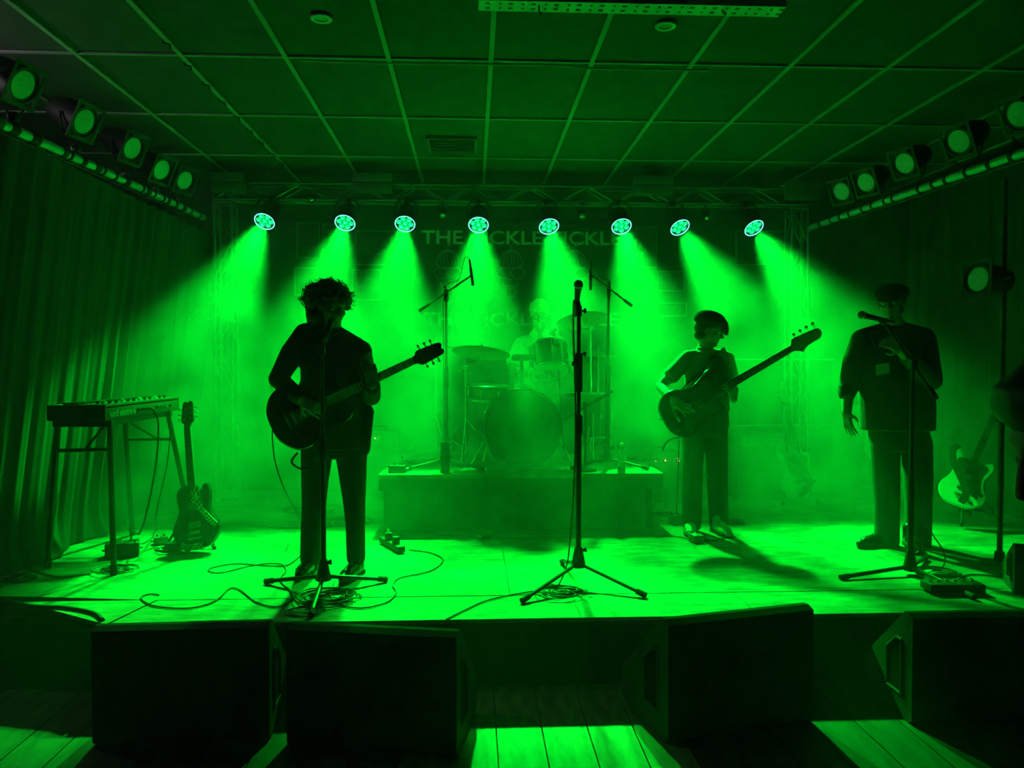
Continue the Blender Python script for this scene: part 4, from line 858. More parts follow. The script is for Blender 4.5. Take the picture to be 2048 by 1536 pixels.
def guitar(org, u, v, kind, name, label, cat, col, neck=0.43, sc=1.0, guard=None, top=None):
    """org: neck joint point on body top; u along neck, v towards the bass side; face normal = u x v"""
    u = Vector(u).normalized(); v = Vector(v); v = (v - u * v.dot(u)).normalized(); n = u.cross(v).normalized(); org = Vector(org)
    Mx = Matrix.Translation(org) @ Matrix((u, v, n)).transposed().to_4x4() @ Matrix.Scale(sc, 4)
    out = {'LP': LP, 'ES': ES, 'ST': ST, 'BASS': ST}[kind]; th = 0.045 if kind != 'ES' else 0.05
    bot = org + u * (min(p[0] for p in out) * sc); t = thing(name, label, cat, bot)
    def new(): m_ = MB(); m_.M = Mx; return m_
    poly = [(p.x, p.y) for p in spline([(a, b, 0) for a, b in out], 5, True)]
    N = len(poly); rings = []
    ins = lambda f: [((x + .2) * f - .2, y * f) for x, y in poly]
    m_ = new(); lay = [(ins(.965), -th), (poly, -th + .008), (poly, -0.008), (ins(.965), 0.0)]; vs = []; fs = []
    for pl, z in lay: vs += [(x, y, z) for x, y in pl]
    for r_ in range(3):
        for k in range(N): fs.append((r_ * N + k, r_ * N + (k + 1) % N, (r_ + 1) * N + (k + 1) % N, (r_ + 1) * N + k))
    fs += [list(range(N))[::-1], [3 * N + k for k in range(N)]]; m_.add(vs, fs); m_.build('body', col, t)
    w0, w1 = 0.028, 0.0215
    m_ = new(); m_.loft([((0, 0, 0), .001, .001)]) if False else None
    nk = 10; vs = []; fs = []
    for i, (x, hw) in enumerate(((-.10, w0), (neck, w1))):
        for k in range(nk + 1): a = math.pi * k / nk; vs.append((x, hw * math.cos(a), 0.008 - (0.026 if i == 0 else 0.02) * math.sin(a)))
    for k in range(nk): fs.append((k, k + 1, nk + 2 + k, nk + 1 + k))
    fs += [list(range(nk + 1)), [nk + 1 + k for k in range(nk + 1)][::-1], (0, nk + 1, 2 * nk + 1, nk)]
    m_.add(vs, fs); m_.build('neck', mat('maple_neck', (0.35, 0.2, 0.1), 0.45), t)
    m_ = new(); m_.prism([(-.11, -w0), (neck, -w1), (neck, w1), (-.11, w0)], (0, 0, 0.008), (1, 0, 0), (0, 1, 0), (0, 0, 1), 0.006); fb = m_.build('fretboard', mat('rosewood', (0.03, 0.02, 0.014), 0.75, spec=0.2), t, smooth=False)
    scl = neck + .205; m_ = new()
    for k in range(1, 22):
        x = neck - scl * (1 - 2 ** (-k / 12))
        if x < -.105: break
        hw = w1 + (w0 - w1) * (neck - x) / (neck + .11); m_.box((x, 0, .0148), (.0028, 2 * hw - .003, .0022))
    m_.build('frets', M['chrome'], fb)
    hs = HS33 if kind in ('LP', 'ES') else HS6; k_ = 1.0 if kind != 'BASS' else 1.15
    hp = [(p.x * k_, p.y * k_) for p in spline([(a, b, 0) for a, b in hs], 4)]
    tilt = R(10) if kind in ('LP', 'ES') else 0; m_ = new()
    ez = Vector((math.sin(tilt), 0, math.cos(tilt))); exx = Vector((math.cos(tilt), 0, -math.sin(tilt)))
    m_.prism(hp, (neck, 0, -.006), exx, (0, 1, 0), ez, .015); hd = m_.build('headstock', col if kind in ('LP', 'ES') else mat('maple_neck', (0.35, 0.2, 0.1), 0.45), t, smooth=False)
    pegs = [(.062, 1), (.1, 1), (.138, 1), (.062, -1), (.1, -1), (.138, -1)] if kind in ('LP', 'ES') else ([(.035 + .025 * k, 1) for k in range(6)] if kind == 'ST' else [(.045 + .042 * k, 1) for k in range(4)])
    for (x, s) in pegs:
        m_ = new(); o = Vector((neck, 0, 0)) + exx * (x * k_); e = .038 * k_
        m_.cyl(o + Vector((0, s * e * .9, 0)), o + Vector((0, s * (e + .02), 0)), .003, n=6); m_.ball(o + Vector((0, s * (e + .026), 0)), (.008 if kind != 'BASS' else .012, .009 if kind != 'BASS' else .011, .007), 10, 6)
        m_.cyl(o + Vector((0, s * e * .55, .0)), o + Vector((0, s * e * .55, .022)), .004, n=8); m_.build('tuning_peg', M['chrome'], hd)
    if guard:
        m_ = new(); gp = [(p.x, p.y) for p in spline([(-.02, .09, 0), (-.06, .11, 0), (-.14, .085, 0), (-.2, .06, 0), (-.24, -.02, 0), (-.30, -.09, 0), (-.26, -.125, 0), (-.18, -.10, 0), (-.12, -.095, 0), (-.05, -.11, 0), (-.025, -.05, 0)], 4, True)]
        m_.prism(gp, (0, 0, .0005), (1, 0, 0), (0, 1, 0), (0, 0, 1), .0025); m_.build('pickguard', guard, t, smooth=False)
    for x in ((-.155, -.275) if kind in ('LP', 'ES') else ((-.12, -.19, -.26) if kind == 'ST' else (-.2,))):
        m_ = new(); m_.rbox((x, 0, .006), (.04 if kind in ('LP', 'ES') else .02, .075, .012), .003); m_.build('pickup', M['black'] if kind in ('ST',) else M['chrome'], t)
    m_ = new(); m_.rbox((-.325 if kind in ('LP', 'ES') else -.315, 0, .008), (.018, .085, .016), .003); m_.build('bridge', M['chrome'], t)
    if kind in ('LP', 'ES'): m_ = new(); m_.rbox((-.365, 0, .01), (.014, .1, .012), .003); m_.build('tailpiece', M['chrome'], t)
    ns = 4 if kind == 'BASS' else 6; m_ = new()
    for k in range(ns):
        f = (k / (ns - 1) - .5); m_.tube([(-.33, f * .055, .018), (neck, f * .034, .018)], .0005 if kind != 'BASS' else .0009, 4)
    m_.build('strings', M['chrome'], t)
    for (x, y) in ((-.3, -.11), (-.35, -.09), (-.27, -.135), (-.36, -.125))[: (4 if kind in ('LP', 'ES') else 3)]:
        m_ = new(); m_.lathe([(.011, 0), (.01, .013), (.001, .014)], (x, y, 0), (0, 0, 1), 12); m_.build('control_knob', M['black'], t)
    return t, Mx, u, v, n
def gstand(t_loc, label, w_=0.22):
    """A-frame floor stand; t_loc is the point on the floor under the guitar"""
    b = Vector(t_loc); t = thing('guitar_stand', label, 'guitar stand', b, 'guitar stands')
    for s in (-1, 1):
        l = MB().tube([b + Vector((s * 0.03, 0.09, 0.3)), b + Vector((s * w_ * 0.75, -0.1, 0.01))], 0.009, 8).build('front_leg', M['stand'], t)
        MB().cyl(b + Vector((s * w_ * .70, -0.085, 0.02)), b + Vector((s * w_ * .78, -0.11, 0.009)), 0.013, n=8).build('rubber_foot', M['rubber'], l)
        MB().tube([b + Vector((s * 0.08, 0.02, 0.10)), b + Vector((s * 0.09, -0.08, 0.085)), b + Vector((s * 0.09, -0.1, 0.115))], 0.011, 8).build('cradle_arm', M['rubber'], t)
    MB().tube([b + Vector((0, 0.09, 0.3)), b + Vector((0, 0.24, 0.01))], 0.009, 8).build('rear_leg', M['stand'], t)
    MB().cyl(b + Vector((-0.1, 0.03, 0.1)), b + Vector((0.1, 0.03, 0.1)), 0.009, n=8).build('cross_bar', M['stand'], t)
    MB().cyl(b + Vector((0, 0.09, 0.29)), b + Vector((0, 0.10, 0.36)), 0.011, n=8).build('yoke', M['rubber'], t)
    return t
m_gblk = mat('black_lacquer', (0.015, 0.012, 0.012), 0.22, coat=0.6); m_gwht = mat('white_lacquer', (0.8, 0.8, 0.74), 0.3, coat=0.4); m_gsun = mat('pale_lacquer', (0.35, 0.34, 0.3), 0.3, coat=0.4)
m_chk = bpy.data.materials.new('checked_webbing'); m_chk.use_nodes = True
_n = m_chk.node_tree; _c = _n.nodes.new('ShaderNodeTexChecker'); _c.inputs['Scale'].default_value = 70; _c.inputs['Color1'].default_value = (.8, .8, .78, 1); _c.inputs['Color2'].default_value = (.01, .01, .01, 1)
_t = _n.nodes.new('ShaderNodeTexCoord'); _n.links.new(_t.outputs['Object'], _c.inputs['Vector']); _n.links.new(_c.outputs['Color'], _n.nodes['Principled BSDF'].inputs['Base Color'])
def ribbon(pts, wdir, w_, th=0.003):
    """flat strap along pts"""
    mb = MB(); pts = spline(pts, 6); wd = Vector(wdir).normalized(); vs = []; fs = []
    for i, p in enumerate(pts):
        d = (pts[min(i + 1, len(pts) - 1)] - pts[max(i - 1, 0)]).normalized(); s = (wd - d * wd.dot(d)).normalized(); nn = d.cross(s).normalized()
        vs += [p + s * w_ / 2 + nn * th, p - s * w_ / 2 + nn * th, p - s * w_ / 2 - nn * th, p + s * w_ / 2 - nn * th]
    for i in range(len(pts) - 1):
        for k in range(4): fs.append((4 * i + k, 4 * i + (k + 1) % 4, 4 * i + 4 + (k + 1) % 4, 4 * i + 4 + k))
    fs += [(3, 2, 1, 0), tuple(4 * (len(pts) - 1) + k for k in range(4))]
    return mb.add(vs, fs)
# left guitar on its stand
gb = G(380, 1096); gb.z = 0
org = P(384, 968, gb.y - 0.03)
GL, MxL, uL, vL, nL = guitar(org, P(372, 806, gb.y + 0.12) - org, Vector((-1, 0.18, 0)), 'LP', 'electric_guitar', 'black single-cut electric guitar with checked strap resting on a stand by the keyboard', 'guitar', m_gblk, neck=0.40)
ribbon([MxL @ Vector(p) for p in ((-.03, -.05, .012), (-.06, -.02, .03), (-.12, -.03, .032), (-.22, -.09, .03), (-.3, -.15, .012))], MxL.to_3x3() @ Vector((.4, .9, 0)), .042).build('strap', m_chk, GL)
ribbon([MxL @ Vector(p) for p in ((-.40, .10, .012), (-.42, .06, .03), (-.425, .0, .034), (-.425, -.06, .03))], MxL.to_3x3() @ Vector((1, 0, 0)), .042).build('strap', m_chk, GL)
gstand((gb.x + 0.01, gb.y + 0.06, 0), 'low black guitar stand holding the black guitar by the keyboard')
# hazy back-right guitar
gb = G(1598, 1008); gb.z = 0; org = P(1589, 905, gb.y - 0.02)
G2, Mx2, *_ = guitar(org, P(1566, 770, gb.y + 0.12) - org, Vector((-1, 0.0, 0.1)), 'ST', 'electric_guitar', 'pale double-cut electric guitar standing hazy at the back right', 'guitar', m_gsun, neck=0.46, guard=mat('dark_guard', (0.05, 0.05, 0.05), 0.4))
ribbon([Mx2 @ Vector(p) for p in ((.05, .14, .008), (-.04, .07, .03), (-.14, .0, .034), (-.24, -.07, .034), (-.33, -.05, .03), (-.38, .03, .02))], Mx2.to_3x3() @ Vector((.3, .9, 0)), .045).build('strap', M['black'], G2)
gstand((gb.x, gb.y + 0.05, 0), 'low guitar stand holding the pale guitar at the back right')
# white guitar far right
gb = G(1946, 1050); gb.z = 0; org = P(1951, 918, gb.y - 0.05)
G3, Mx3, *_ = guitar(org, P(2003, 800, gb.y + 0.05) - org, Vector((-.70, .62, .28)), 'ST', 'electric_guitar', 'white double-cut electric guitar leaning on a stand behind the singer', 'guitar', m_gwht, neck=0.47, guard=mat('dark_guard', (0.05, 0.05, 0.05), 0.4))
ribbon([Mx3 @ Vector(p) for p in ((.06, .14, .01), (.0, .16, .05), (-.1, .12, .06), (-.2, .03, .05), (-.3, -.04, .045), (-.38, -.03, .02))], Mx3.to_3x3() @ Vector((.3, .9, 0)), .05).build('strap', M['black'], G3)
gstand((gb.x + 0.04, gb.y + 0.05, 0), 'low black guitar stand holding the white guitar')

# ------------------------------------------------------------------ people
m_skin = mat('skin', (0.45, 0.3, 0.23), 0.5); m_hair = mat('dark_hair', (0.03, 0.02, 0.015), 0.5); m_fair = mat('fair_hair', (0.6, 0.5, 0.32), 0.5)
m_suit = mat('dark_suit_cloth', (0.022, 0.022, 0.025), 0.85, bump=0.2, scale=30); m_trs = mat('dark_trouser_cloth', (0.025, 0.025, 0.028), 0.85, bump=0.25, scale=18)
m_shirt = mat('pale_shirt_cotton', (0.26, 0.26, 0.26), 0.8, bump=0.25, scale=14); m_wshirt = mat('white_shirt_cotton', (0.8, 0.8, 0.8), 0.8, bump=0.2, scale=14)
m_cap = mat('dark_tweed', (0.03, 0.03, 0.03), 0.9, bump=0.3, scale=160); m_boot = mat('black_boot_leather', (0.012, 0.012, 0.012), 0.25)
m_sneak = mat('pale_canvas_shoe', (0.5, 0.5, 0.48), 0.7); m_dshirt = mat('dark_shirt_cotton', (0.05, 0.05, 0.055), 0.85, bump=0.3, scale=12); m_jean = mat('dark_denim', (0.05, 0.055, 0.07), 0.85, bump=0.25, scale=16)
def skin(name, mb, m, parent=None, voxel=0.008, smooth=4, loc=None, label=None):
    """fuse overlapping closed volumes into one continuous surface"""
    base = root_loc(parent) if parent is not None else Vector(loc)
    me = bpy.data.meshes.new(name); me.from_pydata([v - base for v in mb.v], [], mb.f); me.update()
    bm = bmesh.new(); bm.from_mesh(me); bmesh.ops.recalc_face_normals(bm, faces=bm.faces[:]); bm.to_mesh(me); bm.free()
    ob = bpy.data.objects.new(name, me); COL.objects.link(ob)
    r = ob.modifiers.new('r', 'REMESH'); r.mode = 'VOXEL'; r.voxel_size = voxel
    if smooth: s = ob.modifiers.new('s', 'SMOOTH'); s.factor = 0.5; s.iterations = smooth
    dg = bpy.context.evaluated_depsgraph_get(); new = bpy.data.meshes.new_from_object(ob.evaluated_get(dg)); ob.modifiers.clear(); ob.data = new; new.name = name
    bpy.data.meshes.remove(me); new.materials.clear(); new.materials.append(m); new.polygons.foreach_set('use_smooth', [True] * len(new.polygons))
    if parent is not None: ob.parent = parent
    else: ob.location = base
    if label: ob['label'] = label
    return ob
def chain(mb, pts, rs, n=14):
    for i in range(len(pts) - 1): mb.cone(pts[i], rs[i], pts[i + 1], rs[i + 1], n)
def head_into(mb, c, yaw, pitch=0.0, roll=0.0, s=1.0):
    """local: +y is the face direction (yaw 0 = facing the camera, -Y world); returns the local matrix"""
    Hm = Matrix.Translation(c) @ Matrix.Rotation(math.pi + yaw, 4, 'Z') @ Matrix.Rotation(-pitch, 4, 'X') @ Matrix.Rotation(roll, 4, 'Y') @ Matrix.Scale(s, 4)
    old = mb.M; mb.M = Hm
    mb.ball((0, -0.01, 0.035), (0.074, 0.094, 0.092), 18, 14); mb.ball((0, 0.03, -0.035), (0.06, 0.064, 0.075), 16, 12); mb.ball((0, 0.07, -0.092), (0.028, 0.024, 0.022), 12, 8)
    mb.ball((0, 0.075, 0.025), (0.055, 0.022, 0.02), 12, 8)                                     # brow
    mb.cone((0, 0.092, 0.012), 0.009, (0, 0.115, -0.028), 0.0125, 10)                            # nose
    for q in (-1, 1):
        mb.ball((q * 0.012, 0.1, -0.031), 0.009, 8, 6); mb.ball((q * 0.077, -0.008, -0.008), (0.010, 0.022, 0.033), 10, 8); mb.ball((q * 0.04, 0.062, -0.025), (0.022, 0.022, 0.02), 10, 8)
    mb.ball((0, 0.088, -0.055), (0.026, 0.012, 0.007), 10, 6); mb.ball((0, 0.086, -0.068), (0.022, 0.012, 0.007), 10, 6)   # lips
    mb.M = old; return Hm
def face_parts(Hm, parent, glasses=False):
    for q in (-1, 1): m_ = MB(); m_.M = Hm; m_.ball((q * 0.032, 0.079, 0.0), 0.0125, 10, 8); m_.build('eye', mat('eye_white', (0.6, 0.6, 0.6), 0.2), parent)
    if glasses:
        m_ = MB(); m_.M = Hm
        for q in (-1, 1):
            m_.tube([(q * 0.034 + 0.026 * math.cos(a), 0.102, 0.002 + 0.02 * math.sin(a)) for a in [2 * math.pi * k / 20 for k in range(20)]], 0.0022, 6, closed=True); m_.tube([(q * 0.06, 0.1, 0.006), (q * 0.08, 0.06, 0.008), (q * 0.08, -0.01, 0.005)], 0.002, 6)
        m_.tube([(-0.009, 0.104, 0.004), (0.009, 0.104, 0.004)], 0.002, 6); m_.build('spectacles', M['black'], parent)
def hand_into(mb, wrist, d, n, curl=0.5, thumb=1, s=1.0, spread=0.12):
    """d: direction wrist->knuckles, n: back-of-hand normal, thumb: side sign"""
    wrist, d, n = Vector(wrist), Vector(d).normalized(), Vector(n); n = (n - d * n.dot(d)).normalized(); sd = d.cross(n).normalized() * thumb
    kn = wrist + d * 0.085 * s
    for q in (-0.028, -0.01, 0.01, 0.028): mb.cone(wrist + sd * q * 0.6 * s, 0.016 * s, kn + sd * q * s, 0.0125 * s, 10)
    for k, (q, L, r) in enumerate(((0.033, 0.072, 0.0085), (0.011, 0.080, 0.009), (-0.011, 0.074, 0.0085), (-0.033, 0.058, 0.0075))):
        p = kn + sd * q * s; dir_ = (d + sd * (q / 0.033) * spread).normalized(); rr = [r * s, r * 0.95 * s, r * 0.88 * s, r * 0.75 * s]; pts = [p]
        for j, f in enumerate((0.45, 0.32, 0.23)):
            a = curl * (0.7 + 0.55 * j + 0.08 * k); dv = dir_ * math.cos(a) - n * math.sin(a); p = p + dv * L * f * s; pts.append(p)
        chain(mb, pts, rr, 9)
    b = wrist + d * 0.022 * s + sd * 0.03 * s; t1 = b + (d * 0.55 + sd * 0.75 - n * 0.35).normalized() * 0.036 * s; t2 = t1 + (d * 0.85 + sd * 0.2 - n * 0.5).normalized() * 0.03 * s
    chain(mb, [wrist + d * 0.012 * s + sd * 0.012 * s, b, t1, t2], [0.016 * s, 0.0135 * s, 0.0105 * s, 0.0085 * s], 9)
def shoe(p_heel, p_toe, m, parent, name='shoe', r=0.045, ankle=None):
    a, b = Vector(p_heel), Vector(p_toe); d = (b - a).normalized(); z = Vector((0, 0, 1)); mb = MB()
    mb.cone(a + z * 0.045, 0.038, a + d * 0.09 + z * 0.05, 0.045); mb.cone(a + d * 0.09 + z * 0.045, 0.045, a + d * 0.19 + z * 0.036, 0.042); mb.cone(a + d * 0.17 + z * 0.032, 0.043, b - d * 0.02 + z * 0.028, 0.030)
    mb.cone(a + d * 0.03 + z * 0.05, 0.045, a + d * 0.03 + z * 0.12, 0.046)
    for v in mb.v: v.z = max(v.z, 0.012)
    o = skin(name, mb, m, parent, 0.007, 3)
    sm = MB(); s_ = d.cross(z).normalized(); L = (b - a).length
    pl = [(p.x, p.y) for p in spline([(-.04, 0, 0), (-.025, .034, 0), (.06, .036, 0), (L * .62, .046, 0), (L * .9, .03, 0), (L, 0, 0), (L * .9, -.03, 0), (L * .62, -.046, 0), (.06, -.036, 0), (-.025, -.034, 0)], 4, True)]
    sm.prism(pl, (a.x, a.y, 0.001), d, s_, z, 0.022); sm.build('sole', M['rubber'], o, smooth=False)
    return o

# ---- guitarist -------------------------------------------------------------
GY = 4.86
J = lambda px, py, dy=0.0: P(px, py, GY + dy)
floor_z = lambda v: Vector((v.x, v.y, 0))
px_m = 1600 / GY
mb = MB(); hc = J(663, 614, -0.06); Hm = head_into(mb, hc, R(38), R(12))
mb.cone(hc + Vector((0.0, 0.02, -0.08)), 0.056, J(660, 676), 0.062)
mb.loft([(J(664, 890), .15, .10), (J(664, 830), .15, .10), (J(667, 760), .155, .10), (J(666, 700), .17, .10), (J(662, 672), .10, .07)])
shR, elR, wrR = J(612, 680), J(556, 758, -0.06), J(604, 800, -0.26)
shL, elL, wrL = J(726, 706), J(742, 792, -0.10), J(744, 772, -0.36)
chain(mb, [shR, elR, wrR], [.055, .045, .03]); chain(mb, [shL, elL, wrL], [.055, .045, .03])
hand_into(mb, wrR, J(640, 822, -0.30) - wrR, Vector((-0.2, -1, 0.3)), 0.7, 1); hand_into(mb, wrL, J(742, 752, -0.36) - wrL, Vector((0.3, -0.6, -0.4)), 0.9, 1)
hipR, knR, anR = J(634, 892), J(629, 1010, -0.02), J(621, 1118); hipL, knL, anL = J(700, 892), J(707, 1005, -0.03), J(710, 1118, -0.1)
chain(mb, [hipR, knR, anR], [.065, .042, .035]); chain(mb, [hipL, knL, anL], [.065, .042, .035])
ftR, ftL = floor_z(J(618, 1140)), floor_z(J(710, 1140, -0.1))
person1 = skin('person', mb, m_skin, None, 0.0065, 3, loc=floor_z(J(665, 1140))); tag(person1, 'curly-haired guitarist in a dark blazer playing at the microphone on the left', 'person'); face_parts(Hm, person1)
jk = MB()
jk.loft([(J(670, 897), .205, .135), (J(668, 860), .20, .135), (J(666, 800), .192, .13), (J(667, 745), .195, .13), (J(668, 705), .205, .125), (J(664, 676), .15, .10), (J(660, 662), .085, .08)], 28)
chain(jk, [J(618, 670), J(655, 665), J(716, 697)], [.06, .075, .062]); chain(jk, [J(612, 668), elR + Vector((0, 0, 0)), wrR + (elR - wrR) * .12], [.068, .056, .048])
chain(jk, [J(606, 664), J(584, 706, -.02), elR], [.05, .068, .054])
chain(jk, [J(722, 702), J(730, 745), elL, wrL + (elL - wrL) * .1], [.066, .062, .058, .05])
jk.prism([(0, 0), (.05, .05), (.10, -.06), (.075, -.30), (.055, -.335), (.0, -.25)], J(713, 802, -0.06), (1, 0, 0), (0, 0, 1), (0, 1, 0), .05)
skin('blazer', jk, m_suit, person1, 0.008, 4)
col = MB(); 
for s, a, b_ in ((-1, J(645, 662, -.10), J(662, 760, -.155)), (1, J(684, 664, -.10), J(670, 760, -.155))): col.prism([(0, 0), (.035 * s, -.03), (.06 * s, -.09), (.012 * s, -.2), (0, -.24)], a + Vector((0, -0.02, 0)), (1, 0, 0), (0, -.1, 1), (0, 1, 0), .012)
col.build('lapel', m_suit, person1, smooth=False)
tr_ = MB()
tr_.loft([(J(667, 860), .165, .125), (J(667, 900), .175, .125), (J(666, 915), .16, .115)], 24)
chain(tr_, [J(634, 900), J(630, 960), J(628, 1010, -.02), J(624, 1060), J(621, 1118)], [.097, .082, .073, .068, .062], 18)
chain(tr_, [J(702, 900), J(706, 955), J(709, 1010, -.03), J(711, 1060, -.05), J(712, 1115, -.09)], [.097, .082, .066, .058, .056], 18)
skin('trousers', tr_, m_trs, person1, 0.008, 4)
shoe(ftR + Vector((0.01, .05, 0)), ftR + Vector((-.02, -.2, 0)), m_boot, person1, 'boot'); shoe(ftL + Vector((0.015, .05, 0)), ftL + Vector((-0.045, -.2, 0)), m_boot, person1, 'boot')
# curly hair: fused mass plus loose curls
hb = MB(); rr = random.Random(11)
hb.ball(J(655, 597, -.03), (.122, .12, .088), 20, 14); hb.ball(J(637, 628, -.02), (.075, .095, .09), 16, 12); hb.ball(J(684, 598, -.05), (.06, .08, .055), 14, 10); hb.ball(J(650, 640, .03), (.06, .06, .06), 14, 10)
curl_c = []
for k in range(170):
    a = rr.uniform(0, 2 * math.pi); e = rr.uniform(-0.5, 1.0); ce = math.sqrt(max(0, 1 - e * e))
    c = J(655, 598, -.03) + Vector((.128 * ce * math.cos(a), .125 * ce * math.sin(a), .098 * e)); 
    if c.z < J(655, 640).z or (c.x > J(676, 0).x and c.z < J(0, 610).z and c.y < GY - .02): continue
    curl_c.append(c); hb.ball(c, rr.uniform(.012, .024), 8, 6)
for k in range(26): c = J(rr.uniform(617, 632), rr.uniform(610, 645), rr.uniform(-.06, .08)); hb.ball(c, rr.uniform(.01, .02), 8, 6); curl_c.append(c)
for (x, y) in ((694, 606), (697, 594), (690, 588), (700, 601), (612, 590), (614, 600), (617, 612)): hb.ball(J(x, y, -.05), .018, 8, 6)
hair = skin('curly_hair', hb, m_hair, person1, 0.006, 1)
ch = MB(); hcen = J(655, 605, -.03)
for c in curl_c[:130]:
    o = (c - hcen).normalized(); u, v = frame(o); r0 = rr.uniform(.007, .013); p0 = c + o * .008; n_ = rr.randint(9, 14); tw_ = rr.uniform(4.5, 7)
    ch.tube([p0 + o * (.0028 * k) + (u * math.cos(k * tw_ / 9) + v * math.sin(k * tw_ / 9)) * r0 - Vector((0, 0, .0004 * k * k * .1)) for k in range(n_)], .0018, 4)
ch.build('loose_curls', m_hair, hair)
# his guitar and strap
nu = J(826, 722, -0.24); bo = J(553, 852, -0.22); ud = (nu - bo).normalized(); Lt = (nu - bo).length
org = nu - ud * 0.43
gt, Mx, gu, gv, gn = guitar(org, ud, Vector((0, 0, 1)), 'ES', 'electric_guitar', 'dark double-cut electric guitar slung on the curly-haired guitarist', 'guitar', m_gblk, neck=0.43, sc=1.0)
ribbon([Mx @ Vector((-.47, .03, -.03)), J(560, 830, -.16), J(600, 770, -.17), J(640, 700, -.16), J(672, 668, -.1), J(690, 668, .02), J(700, 690, .12), J(690, 760, .155), J(640, 800, .15)], (0.5, -.3, .6), .05).build('strap', M['black'], gt)
pl = Mx @ Vector((-.40, -.19, -.02))
MB().tube(spline([pl, pl + Vector((-.03, -.02, -.05)), pl + Vector((.02, -.02, -.09)), pl + Vector((.08, -.01, -.085))], 6), .006, 6).build('cable_loop', M['cable'], gt)

# ---- bassist ---------------------------------------------------------------
BYP = 5.9
J = lambda px, py, dy=0.0: P(px, py, BYP + dy)
mb = MB(); hc = J(1417, 661, -0.02); Hm = head_into(mb, hc, R(74), R(14), s=0.97)
mb.cone(hc + Vector((-0.01, 0.01, -0.07)), 0.055, J(1409, 708), 0.06)
mb.loft([(J(1411, 830), .14, .10), (J(1411, 780), .135, .095), (J(1412, 735), .145, .095), (J(1412, 712), .12, .08)])
shR, elR, wrR = J(1377, 718), J(1321, 772, -0.04), J(1346, 800, -0.24); shL, elL, wrL = J(1454, 720), J(1464, 775, -0.06), J(1468, 798, -0.3)
chain(mb, [shR, J(1346, 746, -.02), elR, lerp(elR, wrR, .5), wrR], [.05, .045, .037, .036, .026]); chain(mb, [shL, elL, wrL], [.05, .038, .027])
hand_into(mb, wrR, J(1364, 812, -.27) - wrR, Vector((-.3, -.9, .3)), .6, 1); hand_into(mb, wrL, J(1464, 782, -.33) - wrL, Vector((.4, -.7, -.3)), 1.0, 1)
ftR, ftL = floor_z(J(1378, 1062)), floor_z(J(1438, 1062, -.05))
chain(mb, [J(1388, 830), J(1385, 950), J(1380, 1045)], [.065, .045, .038]); chain(mb, [J(1432, 830), J(1434, 950), J(1437, 1045)], [.065, .045, .038])
person2 = skin('person', mb, m_skin, None, 0.0065, 3, loc=floor_z(J(1410, 1062))); tag(person2, 'bassist in a flat cap and short-sleeved shirt, looking aside', 'person'); face_parts(Hm, person2)
sh = MB()
sh.loft([(J(1411, 822), .162, .125), (J(1411, 780), .155, .12), (J(1412, 740), .158, .115), (J(1411, 716), .14, .095), (J(1409, 702), .08, .075)], 26)
chain(sh, [J(1380, 714), J(1412, 710), J(1448, 714)], [.052, .06, .052]); chain(sh, [J(1376, 716), J(1343, 750, -.02)], [.062, .064]); chain(sh, [J(1453, 718), J(1461, 752, -.03)], [.06, .06])
sh.lathe([(.058, -.012), (.066, -.008), (.066, .010), (.058, .014)], J(1342, 751, -.02), J(1376, 716) - J(1343, 750), 16)
skin('short_sleeved_shirt', sh, m_shirt, person2, 0.008, 4)
cl = MB(); cl.lathe([(.058, -.015), (.066, -.012), (.062, .025), (.055, .028)], J(1409, 702), (0.05, -.1, 1), 18); cl.build('collar', m_shirt, person2)
vs_ = MB(); vs_.loft([(J(1424, 822, -.02), .13, .13), (J(1424, 770, -.02), .118, .122), (J(1426, 735, -.018), .105, .112), (J(1424, 712, -.01), .07, .09)], 22); skin('waistcoat', vs_, m_suit, person2, 0.009, 3)
tr_ = MB(); tr_.loft([(J(1411, 806), .165, .125), (J(1411, 845), .178, .13), (J(1411, 872), .16, .12)], 24)
chain(tr_, [J(1387, 850), J(1385, 950), J(1384, 1046)], [.088, .076, .073], 18); chain(tr_, [J(1432, 850), J(1434, 950), J(1437, 1044)], [.088, .08, .075], 18)
skin('wide_trousers', tr_, m_trs, person2, 0.008, 4)
shoe(ftR + Vector((.03, .05, 0)), ftR + Vector((-.05, -.19, 0)), m_sneak, person2); shoe(ftL + Vector((-.01, .05, 0)), ftL + Vector((.02, -.2, 0)), m_sneak, person2)
hr_ = MB(); hr_.M = Hm; hr_.ball((0, -.03, .02), (.083, .09, .085), 16, 12); hr_.ball((0, -.055, -.04), (.07, .05, .05), 14, 10); skin('short_hair', hr_, m_hair, person2, .007, 2)
cp = MB(); cp.M = Hm; cp.ball((0, -.015, .085), (.108, .122, .068), 20, 12, (R(4), 0, 0)); cp.ball((0, .05, .075), (.095, .088, .055), 18, 10, (R(-14), 0, 0)); cp.ball((0, .105, .045), (.075, .045, .035), 14, 8, (R(-35), 0, 0)); cp.ball((0, .125, .018), (.062, .032, .018), 14, 8, (R(-45), 0, 0)); cp.lathe([(.078, -.02), (.092, -.018), (.094, .03), (.078, .03)], (0, -.012, .05), (0, .05, 1), 20)
skin('flat_cap', cp, m_cap, person2, .006, 3)
nu = J(1584, 696, -0.2); bo = J(1330, 845, -0.24); ud = (nu - bo).normalized(); Lt = (nu - bo).length; sc = 1.12; nk_ = Lt / sc - .40
gt, Mx, gu, gv, gn = guitar(nu - ud * nk_ * sc, ud, Vector((0, 0, 1)), 'BASS', 'bass_guitar', 'dark four-string bass guitar played by the capped bassist', 'bass guitar', m_gblk, neck=nk_, sc=sc, guard=mat('dark_guard', (0.05, 0.05, 0.05), 0.4))
